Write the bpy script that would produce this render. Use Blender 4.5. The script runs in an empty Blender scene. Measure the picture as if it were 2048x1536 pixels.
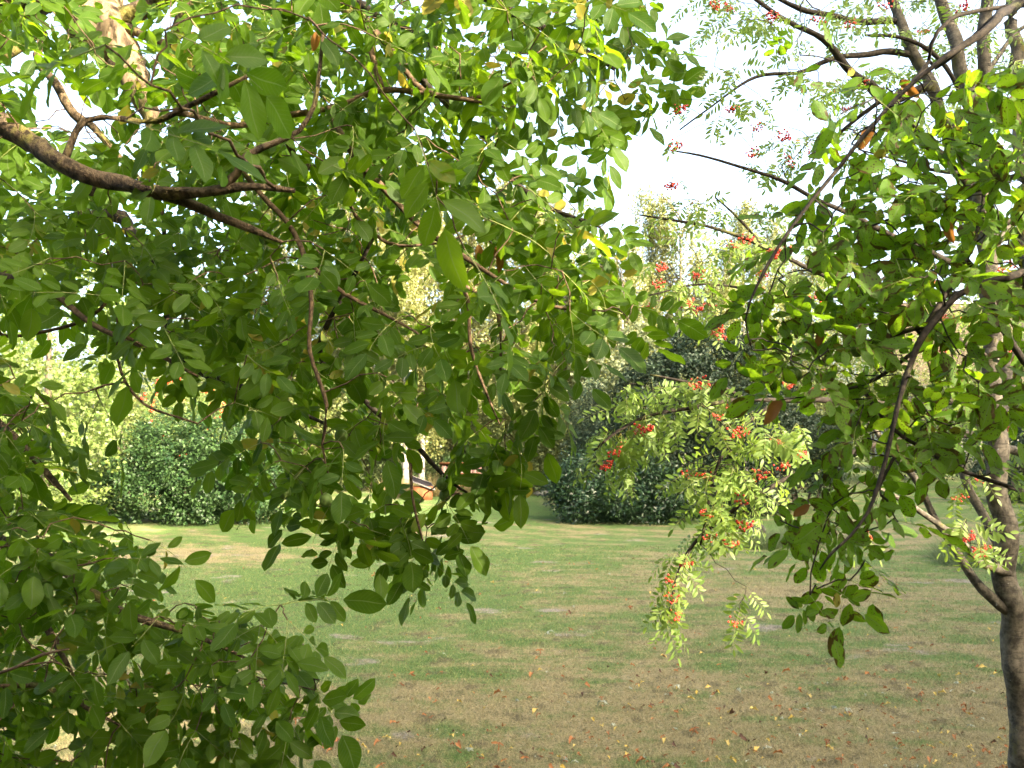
import bpy, math, random
import numpy as np
from mathutils import Matrix, Vector

RNG = np.random.default_rng(11)
random.seed(11)
SC = bpy.context.scene
COL = SC.collection

# ------------------------------------------------------------------ camera, sky, sun, exposure
F = 1773.0                      # focal length in pixels of the 2048 px wide photograph
EYE = np.array([0.0, 0.0, 3.0])
PITCH = math.atan(92.0 / F)
FWD = np.array([0, math.cos(PITCH), math.sin(PITCH)])
UP = np.array([0, -math.sin(PITCH), math.cos(PITCH)])
RIGHT = np.array([1.0, 0, 0])

cam = bpy.data.cameras.new('camera')
cam.sensor_width = 36.0
cam.lens = 36.0 * F / 2048.0
cam.clip_end = 2000
cam.clip_start = 0.05
cam.dof.use_dof = True
cam.dof.focus_distance = 3.9
cam.dof.aperture_fstop = 6.3
camo = bpy.data.objects.new('camera', cam)
camo.location = EYE
camo.rotation_euler = (math.pi / 2 + PITCH, 0, 0)
COL.objects.link(camo)
SC.camera = camo

SUN_AZ = math.radians(50)       # to the right of straight behind the camera
SUN_EL = math.radians(24)
SUN_DIR = np.array([math.sin(SUN_AZ) * math.cos(SUN_EL), -math.cos(SUN_AZ) * math.cos(SUN_EL), math.sin(SUN_EL)])

world = bpy.data.worlds.new('World')
SC.world = world
world.use_nodes = True
wn = world.node_tree
wn.nodes.clear()
sky = wn.nodes.new('ShaderNodeTexSky')
sky.sky_type = 'NISHITA'
sky.sun_disc = False
sky.sun_elevation = SUN_EL
sky.sun_rotation = math.atan2(SUN_DIR[0], SUN_DIR[1])
sky.air_density = 0.5
sky.dust_density = 7.0
sky.ozone_density = 0.4
bg = wn.nodes.new('ShaderNodeBackground')
bg.inputs['Strength'].default_value = 0.15
wo = wn.nodes.new('ShaderNodeOutputWorld')
tint = wn.nodes.new('ShaderNodeMix')
tint.data_type = 'RGBA'; tint.blend_type = 'MULTIPLY'
tint.inputs[0].default_value = 1.0
tint.inputs[7].default_value = (1.0, 1.0, 0.86, 1)     # hazy late summer air
wn.links.new(sky.outputs[0], tint.inputs[6])
wn.links.new(tint.outputs[2], bg.inputs[0])
wn.links.new(bg.outputs[0], wo.inputs[0])

sun = bpy.data.lights.new('sun', 'SUN')
sun.energy = 2.2
sun.angle = math.radians(0.5)
sun.color = (1.0, 0.86, 0.66)
suno = bpy.data.objects.new('sun', sun)
suno.rotation_euler = Vector(SUN_DIR).to_track_quat('Z', 'Y').to_euler()
suno.location = (20, -20, 30)
COL.objects.link(suno)

SC.view_settings.view_transform = 'Standard'
SC.view_settings.look = 'None'
SC.view_settings.gamma = 1.0
SC.view_settings.use_curve_mapping = False
SC.view_settings.exposure = 3.64
SC.render.engine = 'CYCLES'
SC.cycles.max_bounces = 8
SC.cycles.diffuse_bounces = 4
SC.cycles.transmission_bounces = 6
SC.cycles.glossy_bounces = 3
SC.cycles.sample_clamp_indirect = 8


def pix(px, py, d):
    """the point d metres in front of the camera that lies behind a pixel of the photograph"""
    return EYE + d * (FWD + RIGHT * (px - 1024.0) / F + UP * (768.0 - py) / F)


def to_pix(P):
    r = np.asarray(P) - EYE
    d = r @ FWD
    d = np.where(np.abs(d) < 1e-6, 1e-6, d)
    return 1024 + F * (r @ RIGHT) / d, 768 - F * (r @ UP) / d, d


def gx(px, d):
    return (px - 1024.0) / F * d


# ------------------------------------------------------------------ object helpers
def link(o, parent=None):
    COL.objects.link(o)
    if parent is not None:
        o.parent = parent
    return o


def tag(o, label=None, cat=None, group=None, kind=None):
    if label: o['label'] = label
    if cat: o['category'] = cat
    if group: o['group'] = group
    if kind: o['kind'] = kind
    return o


def thing(name, loc, label, cat, group=None):
    o = bpy.data.objects.new(name, None)
    o.empty_display_size = 0.2
    o.location = loc
    link(o)
    return tag(o, label, cat, group)


def mesh(name, V, Fc, mats, uv=None, rnd=None, midx=None, smooth=True):
    """V (n,3); Fc: list of (k,m) index arrays with m = 3 or 4; uv / rnd per vertex"""
    V = np.asarray(V, np.float32)
    if not isinstance(Fc, (list, tuple)):
        Fc = [Fc]
    Fc = [np.asarray(f, np.int32) for f in Fc if len(f)]
    me = bpy.data.meshes.new(name)
    me.vertices.add(len(V))
    me.vertices.foreach_set('co', V.ravel())
    idx = np.concatenate([f.ravel() for f in Fc])
    tot = np.concatenate([np.full(len(f), f.shape[1], np.int32) for f in Fc])
    start = np.concatenate([[0], np.cumsum(tot)[:-1]]).astype(np.int32)
    me.loops.add(len(idx))
    me.loops.foreach_set('vertex_index', idx)
    me.polygons.add(len(tot))
    me.polygons.foreach_set('loop_start', start)
    me.polygons.foreach_set('use_smooth', np.full(len(tot), smooth))
    for m in (mats if isinstance(mats, (list, tuple)) else [mats]):
        me.materials.append(m)
    if midx is not None:
        me.polygons.foreach_set('material_index', np.asarray(midx, np.int32))
    if uv is not None:
        l = me.uv_layers.new(name='UVMap')
        l.data.foreach_set('uv', np.asarray(uv, np.float32)[idx].ravel())
    if rnd is not None:
        a = me.attributes.new('rnd', 'FLOAT', 'POINT')
        a.data.foreach_set('value', np.asarray(rnd, np.float32))
    me.update(calc_edges=True)
    me.validate()
    return me


class Bag:
    """collects pieces (vertices, quads, triangles) of one part"""
    def __init__(s):
        s.V, s.Q, s.T, s.U, s.R, s.MQ, s.MT, s.n = [], [], [], [], [], [], [], 0

    def add(s, V, Q=None, T=None, uv=None, rnd=0.5, m=0):
        V = np.asarray(V, float)
        k = len(V)
        s.V.append(V)
        if Q is not None and len(Q):
            s.Q.append(np.asarray(Q) + s.n); s.MQ.append(np.full(len(Q), m))
        if T is not None and len(T):
            s.T.append(np.asarray(T) + s.n); s.MT.append(np.full(len(T), m))
        s.U.append(np.zeros((k, 2)) if uv is None else uv)
        s.R.append(np.broadcast_to(np.asarray(rnd, float), (k,)))
        s.n += k

    def arrays(s):
        V = np.concatenate(s.V)
        Q = np.concatenate(s.Q) if s.Q else np.zeros((0, 4), int)
        T = np.concatenate(s.T) if s.T else np.zeros((0, 3), int)
        mi = np.concatenate(s.MQ + s.MT) if (s.MQ or s.MT) else np.zeros(0)
        return V, Q, T, np.concatenate(s.U), np.concatenate(s.R), mi

    def build(s, name, mats, parent=None, origin=(0, 0, 0), smooth=True):
        V, Q, T, U, R, mi = s.arrays()
        me = mesh(name, V - np.asarray(origin), [Q, T], mats, U, R, mi, smooth)
        return link(bpy.data.objects.new(name, me), parent)


def box(bag, c, size, rot=None, m=0, rnd=0.5):
    sx, sy, sz = np.asarray(size) / 2.0
    V = np.array([[x, y, z] for x in (-sx, sx) for y in (-sy, sy) for z in (-sz, sz)])
    if rot is not None:
        V = V @ np.array(rot).T
    Q = [[0, 1, 3, 2], [4, 6, 7, 5], [0, 4, 5, 1], [2, 3, 7, 6], [0, 2, 6, 4], [1, 5, 7, 3]]
    bag.add(V + np.asarray(c), Q, m=m, rnd=rnd)


def rotz(a):
    c, s = math.cos(a), math.sin(a)
    return np.array([[c, -s, 0], [s, c, 0], [0, 0, 1]])


def rotx(a):
    c, s = math.cos(a), math.sin(a)
    return np.array([[1, 0, 0], [0, c, -s], [0, s, c]])


def roty(a):
    c, s = math.cos(a), math.sin(a)
    return np.array([[c, 0, s], [0, 1, 0], [-s, 0, c]])


def unit(v):
    v = np.asarray(v, float)
    return v / max(np.linalg.norm(v), 1e-9)


def smooth_path(P, step=0.05):
    """Catmull-Rom through rows of (x, y, z, r), resampled"""
    P = np.asarray(P, float)
    if len(P) < 2:
        return P
    E = np.vstack([2 * P[0] - P[1], P, 2 * P[-1] - P[-2]])
    out = []
    for i in range(1, len(E) - 2):
        p0, p1, p2, p3 = E[i - 1], E[i], E[i + 1], E[i + 2]
        n = max(2, int(np.linalg.norm(p2[:3] - p1[:3]) / step))
        t = np.linspace(0, 1, n, endpoint=False)[:, None]
        out.append(0.5 * (2 * p1 + (p2 - p0) * t + (2 * p0 - 5 * p1 + 4 * p2 - p3) * t ** 2 + (3 * p1 - p0 - 3 * p2 + p3) * t ** 3))
    out.append(P[-1:])
    return np.vstack(out)


def tube(bag, P, sides=6, m=0, rough=0.0, rnd=0.5, cap=True):
    """P rows (x, y, z, radius)"""
    P = np.asarray(P, float)
    n = len(P)
    T = np.gradient(P[:, :3], axis=0)
    T /= np.maximum(np.linalg.norm(T, axis=1, keepdims=True), 1e-9)
    ref = np.array([0, 0, 1.0]) if abs(T[0, 2]) < 0.9 else np.array([1.0, 0, 0])
    A = np.cross(T, ref); A /= np.maximum(np.linalg.norm(A, axis=1, keepdims=True), 1e-9)
    B = np.cross(T, A)
    ang = np.linspace(0, 2 * math.pi, sides, endpoint=False)
    r = P[:, 3][:, None] * (1 + rough * RNG.normal(size=(n, sides)))
    V = P[:, None, :3] + r[..., None] * (np.cos(ang)[None, :, None] * A[:, None] + np.sin(ang)[None, :, None] * B[:, None])
    i = np.arange(n - 1)[:, None] * sides
    j = np.arange(sides)[None]
    k = (j + 1) % sides
    Q = np.stack([i + j, i + k, i + k + sides, i + j + sides], -1).reshape(-1, 4)
    L = np.concatenate([[0], np.cumsum(np.linalg.norm(np.diff(P[:, :3], axis=0), axis=1))])
    uv = np.stack([np.broadcast_to(j / sides, (n, sides)), np.broadcast_to(L[:, None], (n, sides))], -1).reshape(-1, 2)
    V = V.reshape(-1, 3)
    Tn = []
    if cap:
        V = np.vstack([V, P[-1, :3] + T[-1] * P[-1, 3] * 0.5, P[0, :3]])
        uv = np.vstack([uv, [[0, L[-1]], [0, 0]]])
        e = (n - 1) * sides
        Tn = [[e + a, e + (a + 1) % sides, n * sides] for a in range(sides)] + [[(a + 1) % sides, a, n * sides + 1] for a in range(sides)]
    bag.add(V, Q, Tn, uv, rnd, m)


def blob(bag, c, r, n=2, m=0, rnd=0.5, noise=0.0, seed=0):
    """an icosphere, r may be three radii"""
    key = n
    if key not in blob.cache:
        import bmesh
        bm = bmesh.new()
        bmesh.ops.create_icosphere(bm, subdivisions=n, radius=1)
        bm.verts.ensure_lookup_table()
        blob.cache[key] = (np.array([v.co[:] for v in bm.verts]), np.array([[v.index for v in f.verts] for f in bm.faces]))
        bm.free()
    V, T = blob.cache[key]
    if noise:
        g = np.random.default_rng(seed)
        k = g.normal(size=(5, 3)) * 1.7
        V = V * (1 + noise * np.sin(V @ k.T + g.uniform(0, 6, 5)).mean(1, keepdims=True) * 2)
    bag.add(V * np.asarray(r) + np.asarray(c), None, T, V[:, :2] * .5 + .5, rnd, m)
blob.cache = {}

# ------------------------------------------------------------------ materials
class Mat:
    def __init__(s, name):
        s.m = bpy.data.materials.new(name)
        s.m.use_nodes = True
        s.t = s.m.node_tree
        s.t.nodes.clear()
        s.out = s.n('OutputMaterial')

    def n(s, kind, **kw):
        nd = s.t.nodes.new('ShaderNode' + kind)
        for k, v in kw.items():
            setattr(nd, k, v)
        return nd

    def put(s, sock, v):
        if hasattr(v, 'is_output') or isinstance(v, bpy.types.NodeSocket):
            s.t.links.new(v, sock)
        elif isinstance(v, (tuple, list)) and len(v) == 3 and sock.type == 'RGBA':
            sock.default_value = (*v, 1)
        else:
            sock.default_value = v

    def math(s, op, a, b=0.0, c=None, clamp=False):
        nd = s.n('Math', operation=op, use_clamp=clamp)
        s.put(nd.inputs[0], a); s.put(nd.inputs[1], b)
        if c is not None: s.put(nd.inputs[2], c)
        return nd.outputs[0]

    def mix(s, f, a, b, blend='MIX'):
        nd = s.n('Mix', data_type='RGBA', blend_type=blend)
        s.put(nd.inputs[0], f); s.put(nd.inputs[6], a); s.put(nd.inputs[7], b)
        return nd.outputs[2]

    def ramp(s, f, lo, hi):
        nd = s.n('MapRange')
        nd.interpolation_type = 'SMOOTHSTEP'
        s.put(nd.inputs[0], f); s.put(nd.inputs[1], lo); s.put(nd.inputs[2], hi)
        return nd.outputs[0]

    def noise(s, vec, scale, detail=3.0, rough=0.55):
        nd = s.n('TexNoise')
        if vec is not None: s.put(nd.inputs['Vector'], vec)
        nd.inputs['Scale'].default_value = scale
        nd.inputs['Detail'].default_value = detail
        nd.inputs['Roughness'].default_value = rough
        return nd.outputs[0]

    def scale(s, vec, v):
        nd = s.n('VectorMath', operation='MULTIPLY')
        s.put(nd.inputs[0], vec); nd.inputs[1].default_value = v
        return nd.outputs[0]

    def attr(s, name):
        nd = s.n('Attribute'); nd.attribute_name = name
        return nd.outputs['Fac']

    def bump(s, h, strength, dist):
        nd = s.n('Bump')
        nd.inputs['Strength'].default_value = strength
        nd.inputs['Distance'].default_value = dist
        s.put(nd.inputs['Height'], h)
        return nd.outputs[0]

    def principled(s, color, rough=0.7, normal=None, spec=0.3):
        b = s.n('BsdfPrincipled')
        s.put(b.inputs['Base Color'], color)
        s.put(b.inputs['Roughness'], rough)
        b.inputs['Specular IOR Level'].default_value = spec
        if normal is not None: s.put(b.inputs['Normal'], normal)
        s.t.links.new(b.outputs[0], s.out.inputs[0])
        return s.m

    def leaf(s, color, trans, amount, rough=0.45, spec=0.35, normal=None):
        """reflecting and see-through sides of a leaf"""
        b = s.n('BsdfPrincipled')
        s.put(b.inputs['Base Color'], color)
        s.put(b.inputs['Roughness'], rough)
        b.inputs['Specular IOR Level'].default_value = spec
        t = s.n('BsdfTranslucent')
        s.put(t.inputs['Color'], trans)
        if normal is not None:
            s.put(b.inputs['Normal'], normal)
        x = s.n('MixShader')
        s.put(x.inputs[0], amount)
        s.t.links.new(b.outputs[0], x.inputs[1]); s.t.links.new(t.outputs[0], x.inputs[2])
        s.t.links.new(x.outputs[0], s.out.inputs[0])
        return s.m


def mat_plain(name, c, rough=0.7, scale=20.0, var=0.25, bump=0.3, dist=0.004, spec=0.3):
    s = Mat(name)
    co = s.n('TexCoord').outputs['Object']
    nz = s.noise(co, scale, 5)
    dark = tuple(v * (1 - var) for v in c); light = tuple(min(1, v * (1 + var)) for v in c)
    return s.principled(s.mix(s.ramp(nz, 0.3, 0.7), dark, light), rough, s.bump(nz, bump, dist), spec)


def mat_walnut(name, spots=False, c0=(0.013, 0.044, 0.003), c1=(0.066, 0.122, 0.008), yellow=0.93):
    s = Mat(name)
    uv = s.n('UVMap').outputs[0]
    sep = s.n('SeparateXYZ'); s.put(sep.inputs[0], uv)
    u, v = sep.outputs[0], sep.outputs[1]
    rnd = s.attr('rnd')
    info = s.n('ObjectInfo').outputs['Random']
    off = s.n('CombineXYZ'); s.put(off.inputs[0], s.math('MULTIPLY', rnd, 37.0)); s.put(off.inputs[1], s.math('MULTIPLY', rnd, 91.0)); s.put(off.inputs[2], s.math('MULTIPLY', info, 23.0))
    add = s.n('VectorMath', operation='ADD'); s.put(add.inputs[0], uv); s.put(add.inputs[1], off.outputs[0])
    q = add.outputs[0]
    side = s.math('ABSOLUTE', s.math('SUBTRACT', u, 0.5))
    mid = s.ramp(side, 0.035, 0.012)
    vein = s.math('SINE', s.math('MULTIPLY', s.math('SUBTRACT', v, s.math('MULTIPLY', side, 0.5)), 62.0))
    veinm = s.ramp(vein, 0.82, 1.0)
    nz = s.noise(q, 2.2, 3)
    mixv = s.math('ADD', s.math('MULTIPLY', rnd, 0.65), s.math('MULTIPLY', nz, 0.5), clamp=True)
    col = s.mix(mixv, c0, c1)
    tmul = 1.75 if spots else 1.0
    tr = s.mix(mixv, tuple(min(0.6, q * tmul) for q in (0.040 + 0.02 * spots, 0.14, 0.002)), tuple(min(0.6, q * tmul) for q in (0.30 - 0.09 * spots, 0.46 - 0.11 * spots, 0.008)))
    yl = s.ramp(s.math('ADD', rnd, s.math('MULTIPLY', nz, 0.12)), yellow + 0.02, yellow + 0.10)
    col = s.mix(yl, col, (0.19, 0.17, 0.022))
    tr = s.mix(yl, tr, (0.38, 0.30, 0.03))
    lines = s.math('MAXIMUM', s.math('MULTIPLY', mid, 0.75), s.math('MULTIPLY', veinm, 0.22))
    col = s.mix(lines, col, (0.15, 0.20, 0.06))
    tr = s.mix(lines, tr, (0.24, 0.33, 0.05))
    back = s.n('NewGeometry').outputs['Backfacing']
    col = s.mix(s.math('MULTIPLY', back, 0.35), col, (0.060, 0.110, 0.026))
    if spots:
        vo = s.n('TexVoronoi'); vo.feature = 'F1'
        s.put(vo.inputs['Vector'], s.scale(q, (6.0, 9.0, 1.0))); vo.inputs['Scale'].default_value = 1.0
        thr = s.math('MULTIPLY', s.noise(q, 2.6, 2), s.math('ADD', 0.36, s.math('MULTIPLY', s.math('FRACT', s.math('MULTIPLY', rnd, 17.0)), 0.28)))
        sp = s.ramp(s.math('SUBTRACT', vo.outputs['Distance'], s.math('SUBTRACT', thr, 0.06)), 0.05, -0.02)
        bl = s.ramp(s.math('ADD', s.noise(q, 1.5, 4), s.math('MULTIPLY', side, 0.32)), 0.66, 0.70)
        allm = s.math('MAXIMUM', sp, s.math('MULTIPLY', bl, 0.9))
        br = s.mix(s.noise(q, 9.0, 2), (0.030, 0.016, 0.006), (0.11, 0.055, 0.016))
        col = s.mix(allm, col, br)
        tr = s.mix(allm, tr, (0.05, 0.022, 0.005))
    else:
        vo = s.n('TexVoronoi'); s.put(vo.inputs['Vector'], s.scale(q, (2.0, 3.0, 1.0)))
        sp = s.ramp(vo.outputs['Distance'], 0.055, 0.03)
        col = s.mix(sp, col, (0.06, 0.03, 0.01)); tr = s.mix(sp, tr, (0.06, 0.03, 0.005))
    h = s.math('ADD', s.math('MULTIPLY', lines, -1.0), s.math('MULTIPLY', nz, 0.5))
    return s.leaf(col, tr, 0.50, 0.50, 0.16, s.bump(h, 0.35, 0.004))


def mat_foliage(name, c0, c1, trans, amount=0.35, rough=0.5, spec=0.25, odd=None):
    s = Mat(name)
    rnd = s.attr('rnd')
    col = s.mix(rnd, c0, c1)
    if odd:
        col = s.mix(s.ramp(rnd, odd[0], odd[0] + 0.02), col, odd[1])
    return s.leaf(col, trans, amount, rough, spec)


def mat_bark(name, c0, c1, moss=(0.16, 0.14, 0.03), mossy=0.62, scale=26.0, stretch=0.35, bump=0.8, dist=0.012, lent=False):
    s = Mat(name)
    co = s.n('TexCoord').outputs['Object']
    nz = s.noise(s.scale(co, (1, 1, stretch)), scale, 8, 0.65)
    big = s.noise(co, 5.0, 4)
    col = s.mix(s.ramp(nz, 0.33, 0.68), c0, c1)
    col = s.mix(s.ramp(s.math('ADD', s.math('MULTIPLY', big, 0.7), s.math('MULTIPLY', nz, 0.3)), mossy - 0.04, mossy + 0.05), col, moss)
    h = nz
    if lent:
        wv = s.noise(s.scale(co, (3.0, 3.0, 26.0)), 3.0, 4, 0.7)
        ring = s.ramp(wv, 0.55, 0.64)
        col = s.mix(s.math('MULTIPLY', ring, 0.55), col, (0.05, 0.042, 0.034))
        lich = s.ramp(s.noise(co, 40.0, 3), 0.70, 0.76)
        col = s.mix(lich, col, (0.34, 0.35, 0.32))
        h = s.math('SUBTRACT', nz, s.math('MULTIPLY', ring, 0.6))
    return s.principled(col, 0.85, s.bump(h, bump, dist), 0.2)


M = {}
M['walnut_leaf'] = mat_walnut('walnut leaf')
M['walnut_leaf_spotted'] = mat_walnut('spotted walnut leaf', True, (0.042, 0.100, 0.006), (0.080, 0.155, 0.012), 0.92)
M['leaf_stalk'] = mat_plain('leaf stalk', (0.20, 0.22, 0.06), 0.5, 40, 0.2, 0.1)
M['walnut_bark'] = mat_bark('walnut bark', (0.028, 0.019, 0.011), (0.150, 0.105, 0.060), (0.17, 0.15, 0.04), 0.56, 38, 0.6, 1.0, 0.022)
M['walnut_trunk_bark'] = mat_bark('ridged walnut bark', (0.035, 0.023, 0.013), (0.26, 0.185, 0.11), (0.14, 0.13, 0.04), 0.60, 18, 0.35, 1.0, 0.03)
M['walnut_twig'] = mat_bark('walnut twig bark', (0.040, 0.025, 0.014), (0.150, 0.098, 0.056), (0.20, 0.17, 0.09), 0.66, 60, 1.0, 0.4, 0.003)
M['dark_twig'] = mat_bark('dark twig bark', (0.010, 0.008, 0.006), (0.044, 0.034, 0.024), (0.10, 0.10, 0.04), 0.62, 60, 1.0, 0.5, 0.004)
M['rowan_bark'] = mat_bark('rowan bark', (0.036, 0.031, 0.023), (0.145, 0.124, 0.092), (0.085, 0.075, 0.02), 0.60, 30, 0.8, 0.7, 0.008, True)
M['rowan_leaf'] = mat_foliage('rowan leaflet', (0.080, 0.140, 0.028), (0.19, 0.25, 0.065), (0.28, 0.40, 0.05), 0.45, 0.45, 0.25, (0.965, (0.30, 0.13, 0.02)))
M['berry'] = mat_plain('rowan berry', (0.55, 0.036, 0.012), 0.32, 200, 0.25, 0.05, 0.0005, 0.5)
M['berry_stalk'] = mat_plain('berry stalk', (0.16, 0.13, 0.05), 0.6, 40)
M['husk'] = mat_plain('green walnut husk', (0.13, 0.20, 0.045), 0.5, 60, 0.3, 0.15, 0.001)
M['husk_yellow'] = mat_plain('yellowing walnut husk', (0.42, 0.33, 0.06), 0.5, 60, 0.3, 0.15, 0.001)
M['dead_leaf'] = mat_foliage('dead brown leaf', (0.16, 0.065, 0.018), (0.33, 0.16, 0.045), (0.35, 0.15, 0.03), 0.35, 0.6)

# ------------------------------------------------------------------ ground
def lawn_height(x, y):
    x = np.asarray(x, float); y = np.asarray(y, float)
    far = np.clip((y - 9) / 20, 0, 1)
    return far * (0.10 * np.sin(x * 0.21 + 0.7) * np.sin(y * 0.17) + 0.06 * np.sin(x * 0.09 - y * 0.13 + 2.0)) \
        + 0.012 * np.sin(x * 1.7 + y * 0.8) * np.sin(y * 1.3 - x * 0.4)


def lawn_color(s):
    """shared by the soil sheet and the grass blades: patches keyed to the place"""
    pos = s.n('NewGeometry').outputs['Position']
    sep = s.n('SeparateXYZ'); s.put(sep.inputs[0], pos)
    flat = s.n('CombineXYZ'); s.put(flat.inputs[0], sep.outputs[0]); s.put(flat.inputs[1], sep.outputs[1])
    p = flat.outputs[0]
    a = s.noise(s.scale(p, (0.75, 1.0, 1)), 0.26, 5, 0.62)
    b = s.noise(p, 1.3, 4, 0.6)
    c = s.noise(p, 9.0, 4, 0.7)
    e = s.noise(s.scale(p, (0.8, 2.4, 1)), 0.9, 6, 0.72)
    near = s.ramp(sep.outputs[1], 20.0, 8.0)
    rightw = s.ramp(sep.outputs[0], -3.0, 4.0)
    # mowing arcs that curve round the laurel
    ctr = s.n('VectorMath', operation='DISTANCE'); s.put(ctr.inputs[0], p); ctr.inputs[1].default_value = (9.0, 37.0, 0)
    arc = s.math('SINE', s.math('ADD', s.math('MULTIPLY', ctr.outputs['Value'], 4.6), s.math('MULTIPLY', b, 9.0)))
    dry = s.math('ADD', s.math('MULTIPLY', a, 0.62), s.math('MULTIPLY', b, 0.65))
    dry = s.math('ADD', dry, s.math('MULTIPLY', s.math('SUBTRACT', e, 0.5), 0.75))
    dry = s.math('ADD', dry, s.math('MULTIPLY', c, 0.30))
    dry = s.math('ADD', dry, s.math('MULTIPLY', near, 0.115))
    dry = s.math('ADD', dry, s.math('MULTIPLY', s.math('MULTIPLY', near, rightw), 0.03))
    farm = s.ramp(sep.outputs[1], 17.0, 26.0)
    dry = s.math('ADD', dry, s.math('MULTIPLY', s.math('MULTIPLY', arc, farm), 0.085))
    for (cx, cy, rx, ry, amt) in ((4.5, 17.5, 6.0, 4.0, 0.13), (-8.5, 21.5, 4.0, 2.2, 0.20), (11.0, 25.0, 7.0, 3.5, 0.16), (-3.5, 16.0, 4.5, 5.0, -0.15), (2.0, 9.0, 6.0, 2.2, 0.07), (7.5, 12.5, 3.0, 2.5, -0.06), (3.0, 27.5, 5.0, 2.0, 0.10), (-1.5, 33.0, 9.0, 4.0, -0.14)):
        dd = s.n('VectorMath', operation='DISTANCE'); s.put(dd.inputs[0], s.scale(p, (1 / rx, 1 / ry, 1))); dd.inputs[1].default_value = (cx / rx, cy / ry, 0)
        dry = s.math('ADD', dry, s.math('MULTIPLY', s.ramp(dd.outputs['Value'], 1.25, 0.2), amt))
    f = s.ramp(dry, 0.74, 1.02)
    green = s.mix(c, (0.052, 0.110, 0.022), (0.140, 0.205, 0.060))
    straw = s.mix(c, (0.145, 0.120, 0.058), (0.385, 0.312, 0.168))
    col = s.mix(f, green, straw)
    # bare scrapes, a foot or two long
    v = s.noise(s.scale(p, (0.6, 1.0, 1)), 1.05, 4, 0.5)
    bare = s.ramp(s.math('ADD', v, s.math('MULTIPLY', c, 0.10)), 0.675, 0.75)
    col = s.mix(bare, col, s.mix(c, (0.19, 0.16, 0.13), (0.36, 0.31, 0.26)))
    dk = s.ramp(s.math('ADD', s.noise(p, 2.6, 3), s.math('MULTIPLY', s.noise(p, 22.0, 3), 0.25)), 0.68, 0.80)
    col = s.mix(s.math('MULTIPLY', dk, 0.6), col, (0.070, 0.060, 0.034))
    return col, c, p


sL = Mat('lawn soil and thatch')
col_, c_, p_ = lawn_color(sL)
fine_ = sL.noise(p_, 34.0, 6, 0.8)
col_ = sL.mix(sL.ramp(fine_, 0.38, 0.60), sL.mix(0.75, col_, (0.022, 0.022, 0.010)), col_)
M['lawn'] = sL.principled(col_, 0.95, sL.bump(fine_, 0.9, 0.03), 0.1)
sG = Mat('grass blade')
col_, c_, p_ = lawn_color(sG)
rn_ = sG.attr('rnd')
col_ = sG.mix(sG.math('MULTIPLY', rn_, 0.6), col_, sG.mix(rn_, (0.035, 0.075, 0.014), (0.40, 0.33, 0.16)))
M['grass'] = sG.leaf(col_, col_, 0.25, 0.6, 0.15)

xs = np.concatenate([-np.geomspace(600, 45, 14), np.linspace(-40, 50, 136), np.geomspace(55, 600, 14)])
ys = np.concatenate([-np.geomspace(300, 6, 10), np.linspace(-5, 60, 120), np.geomspace(65, 900, 14)])
XX, YY = np.meshgrid(xs, ys)
VV = np.stack([XX, YY, lawn_height(XX, YY)], -1).reshape(-1, 3)
ii = np.arange(len(ys) - 1)[:, None] * len(xs); jj = np.arange(len(xs) - 1)[None]
QQ = np.stack([ii + jj, ii + jj + 1, ii + jj + 1 + len(xs), ii + jj + len(xs)], -1).reshape(-1, 4)
tag(link(bpy.data.objects.new('lawn', mesh('lawn', VV, QQ, M['lawn']))), 'patchy mown lawn, green and straw coloured', 'lawn', kind='structure')


def blades(n, pts, hmin, hmax, w, lean, rng):
    """n thin triangles standing on pts"""
    a = rng.uniform(0, 2 * math.pi, n)
    h = rng.uniform(hmin, hmax, n)
    d = np.stack([np.cos(a), np.sin(a), np.zeros(n)], 1)
    e = rng.normal(size=(n, 3)) * lean; e[:, 2] = 0
    wv = (w * np.ones(n))[:, None]
    V = np.stack([pts - d * wv, pts + d * wv, pts + e * h[:, None] + np.array([0, 0, 1.0]) * h[:, None]], 1).reshape(-1, 3)
    T = np.arange(3 * n).reshape(-1, 3)
    return V, T


def grass_sheet():
    rng = np.random.default_rng(5)
    n = 300000
    px = rng.uniform(-150, 2250, n); py = rng.uniform(1085, 1640, n)
    dirs = FWD + RIGHT * ((px - 1024) / F)[:, None] + UP * ((768 - py) / F)[:, None]
    t = -EYE[2] / dirs[:, 2]
    P = EYE + dirs * t[:, None]
    P = P[(P[:, 1] > 2) & (P[:, 1] < 26)]
    n = len(P)
    P[:, 2] = lawn_height(P[:, 0], P[:, 1]) - 0.003
    far = np.clip(P[:, 1] / 8, 0.8, 3)
    V, T = blades(n, P, 0.014, 0.050, 0.0030 * far, 0.75, rng)
    o = link(bpy.data.objects.new('grass', mesh('grass', V, T, M['grass'], rnd=np.repeat(rng.random(n), 3))))
    tag(o, 'short dry and green grass blades of the mown lawn', 'grass', kind='stuff')


grass_sheet()

# ------------------------------------------------------------------ foliage made of many small leaves
def rhombs(P, N, size, aspect, rng, along=None):
    """leaf-sized quads at P, facing N"""
    n = len(P)
    N = N / np.maximum(np.linalg.norm(N, axis=1, keepdims=True), 1e-9)
    if along is None:
        along = rng.normal(size=(n, 3))
    A = along - (along * N).sum(1, keepdims=True) * N
    A /= np.maximum(np.linalg.norm(A, axis=1, keepdims=True), 1e-9)
    B = np.cross(N, A)
    s = (size * rng.uniform(0.65, 1.3, n))[:, None]
    fold = N * s * 0.12
    V = np.stack([P - A * s * .5, P + B * s * aspect * .5 + fold, P + A * s * .5, P - B * s * aspect * .5 + fold], 1).reshape(-1, 3)
    return V, np.arange(4 * n).reshape(-1, 4)


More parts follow.
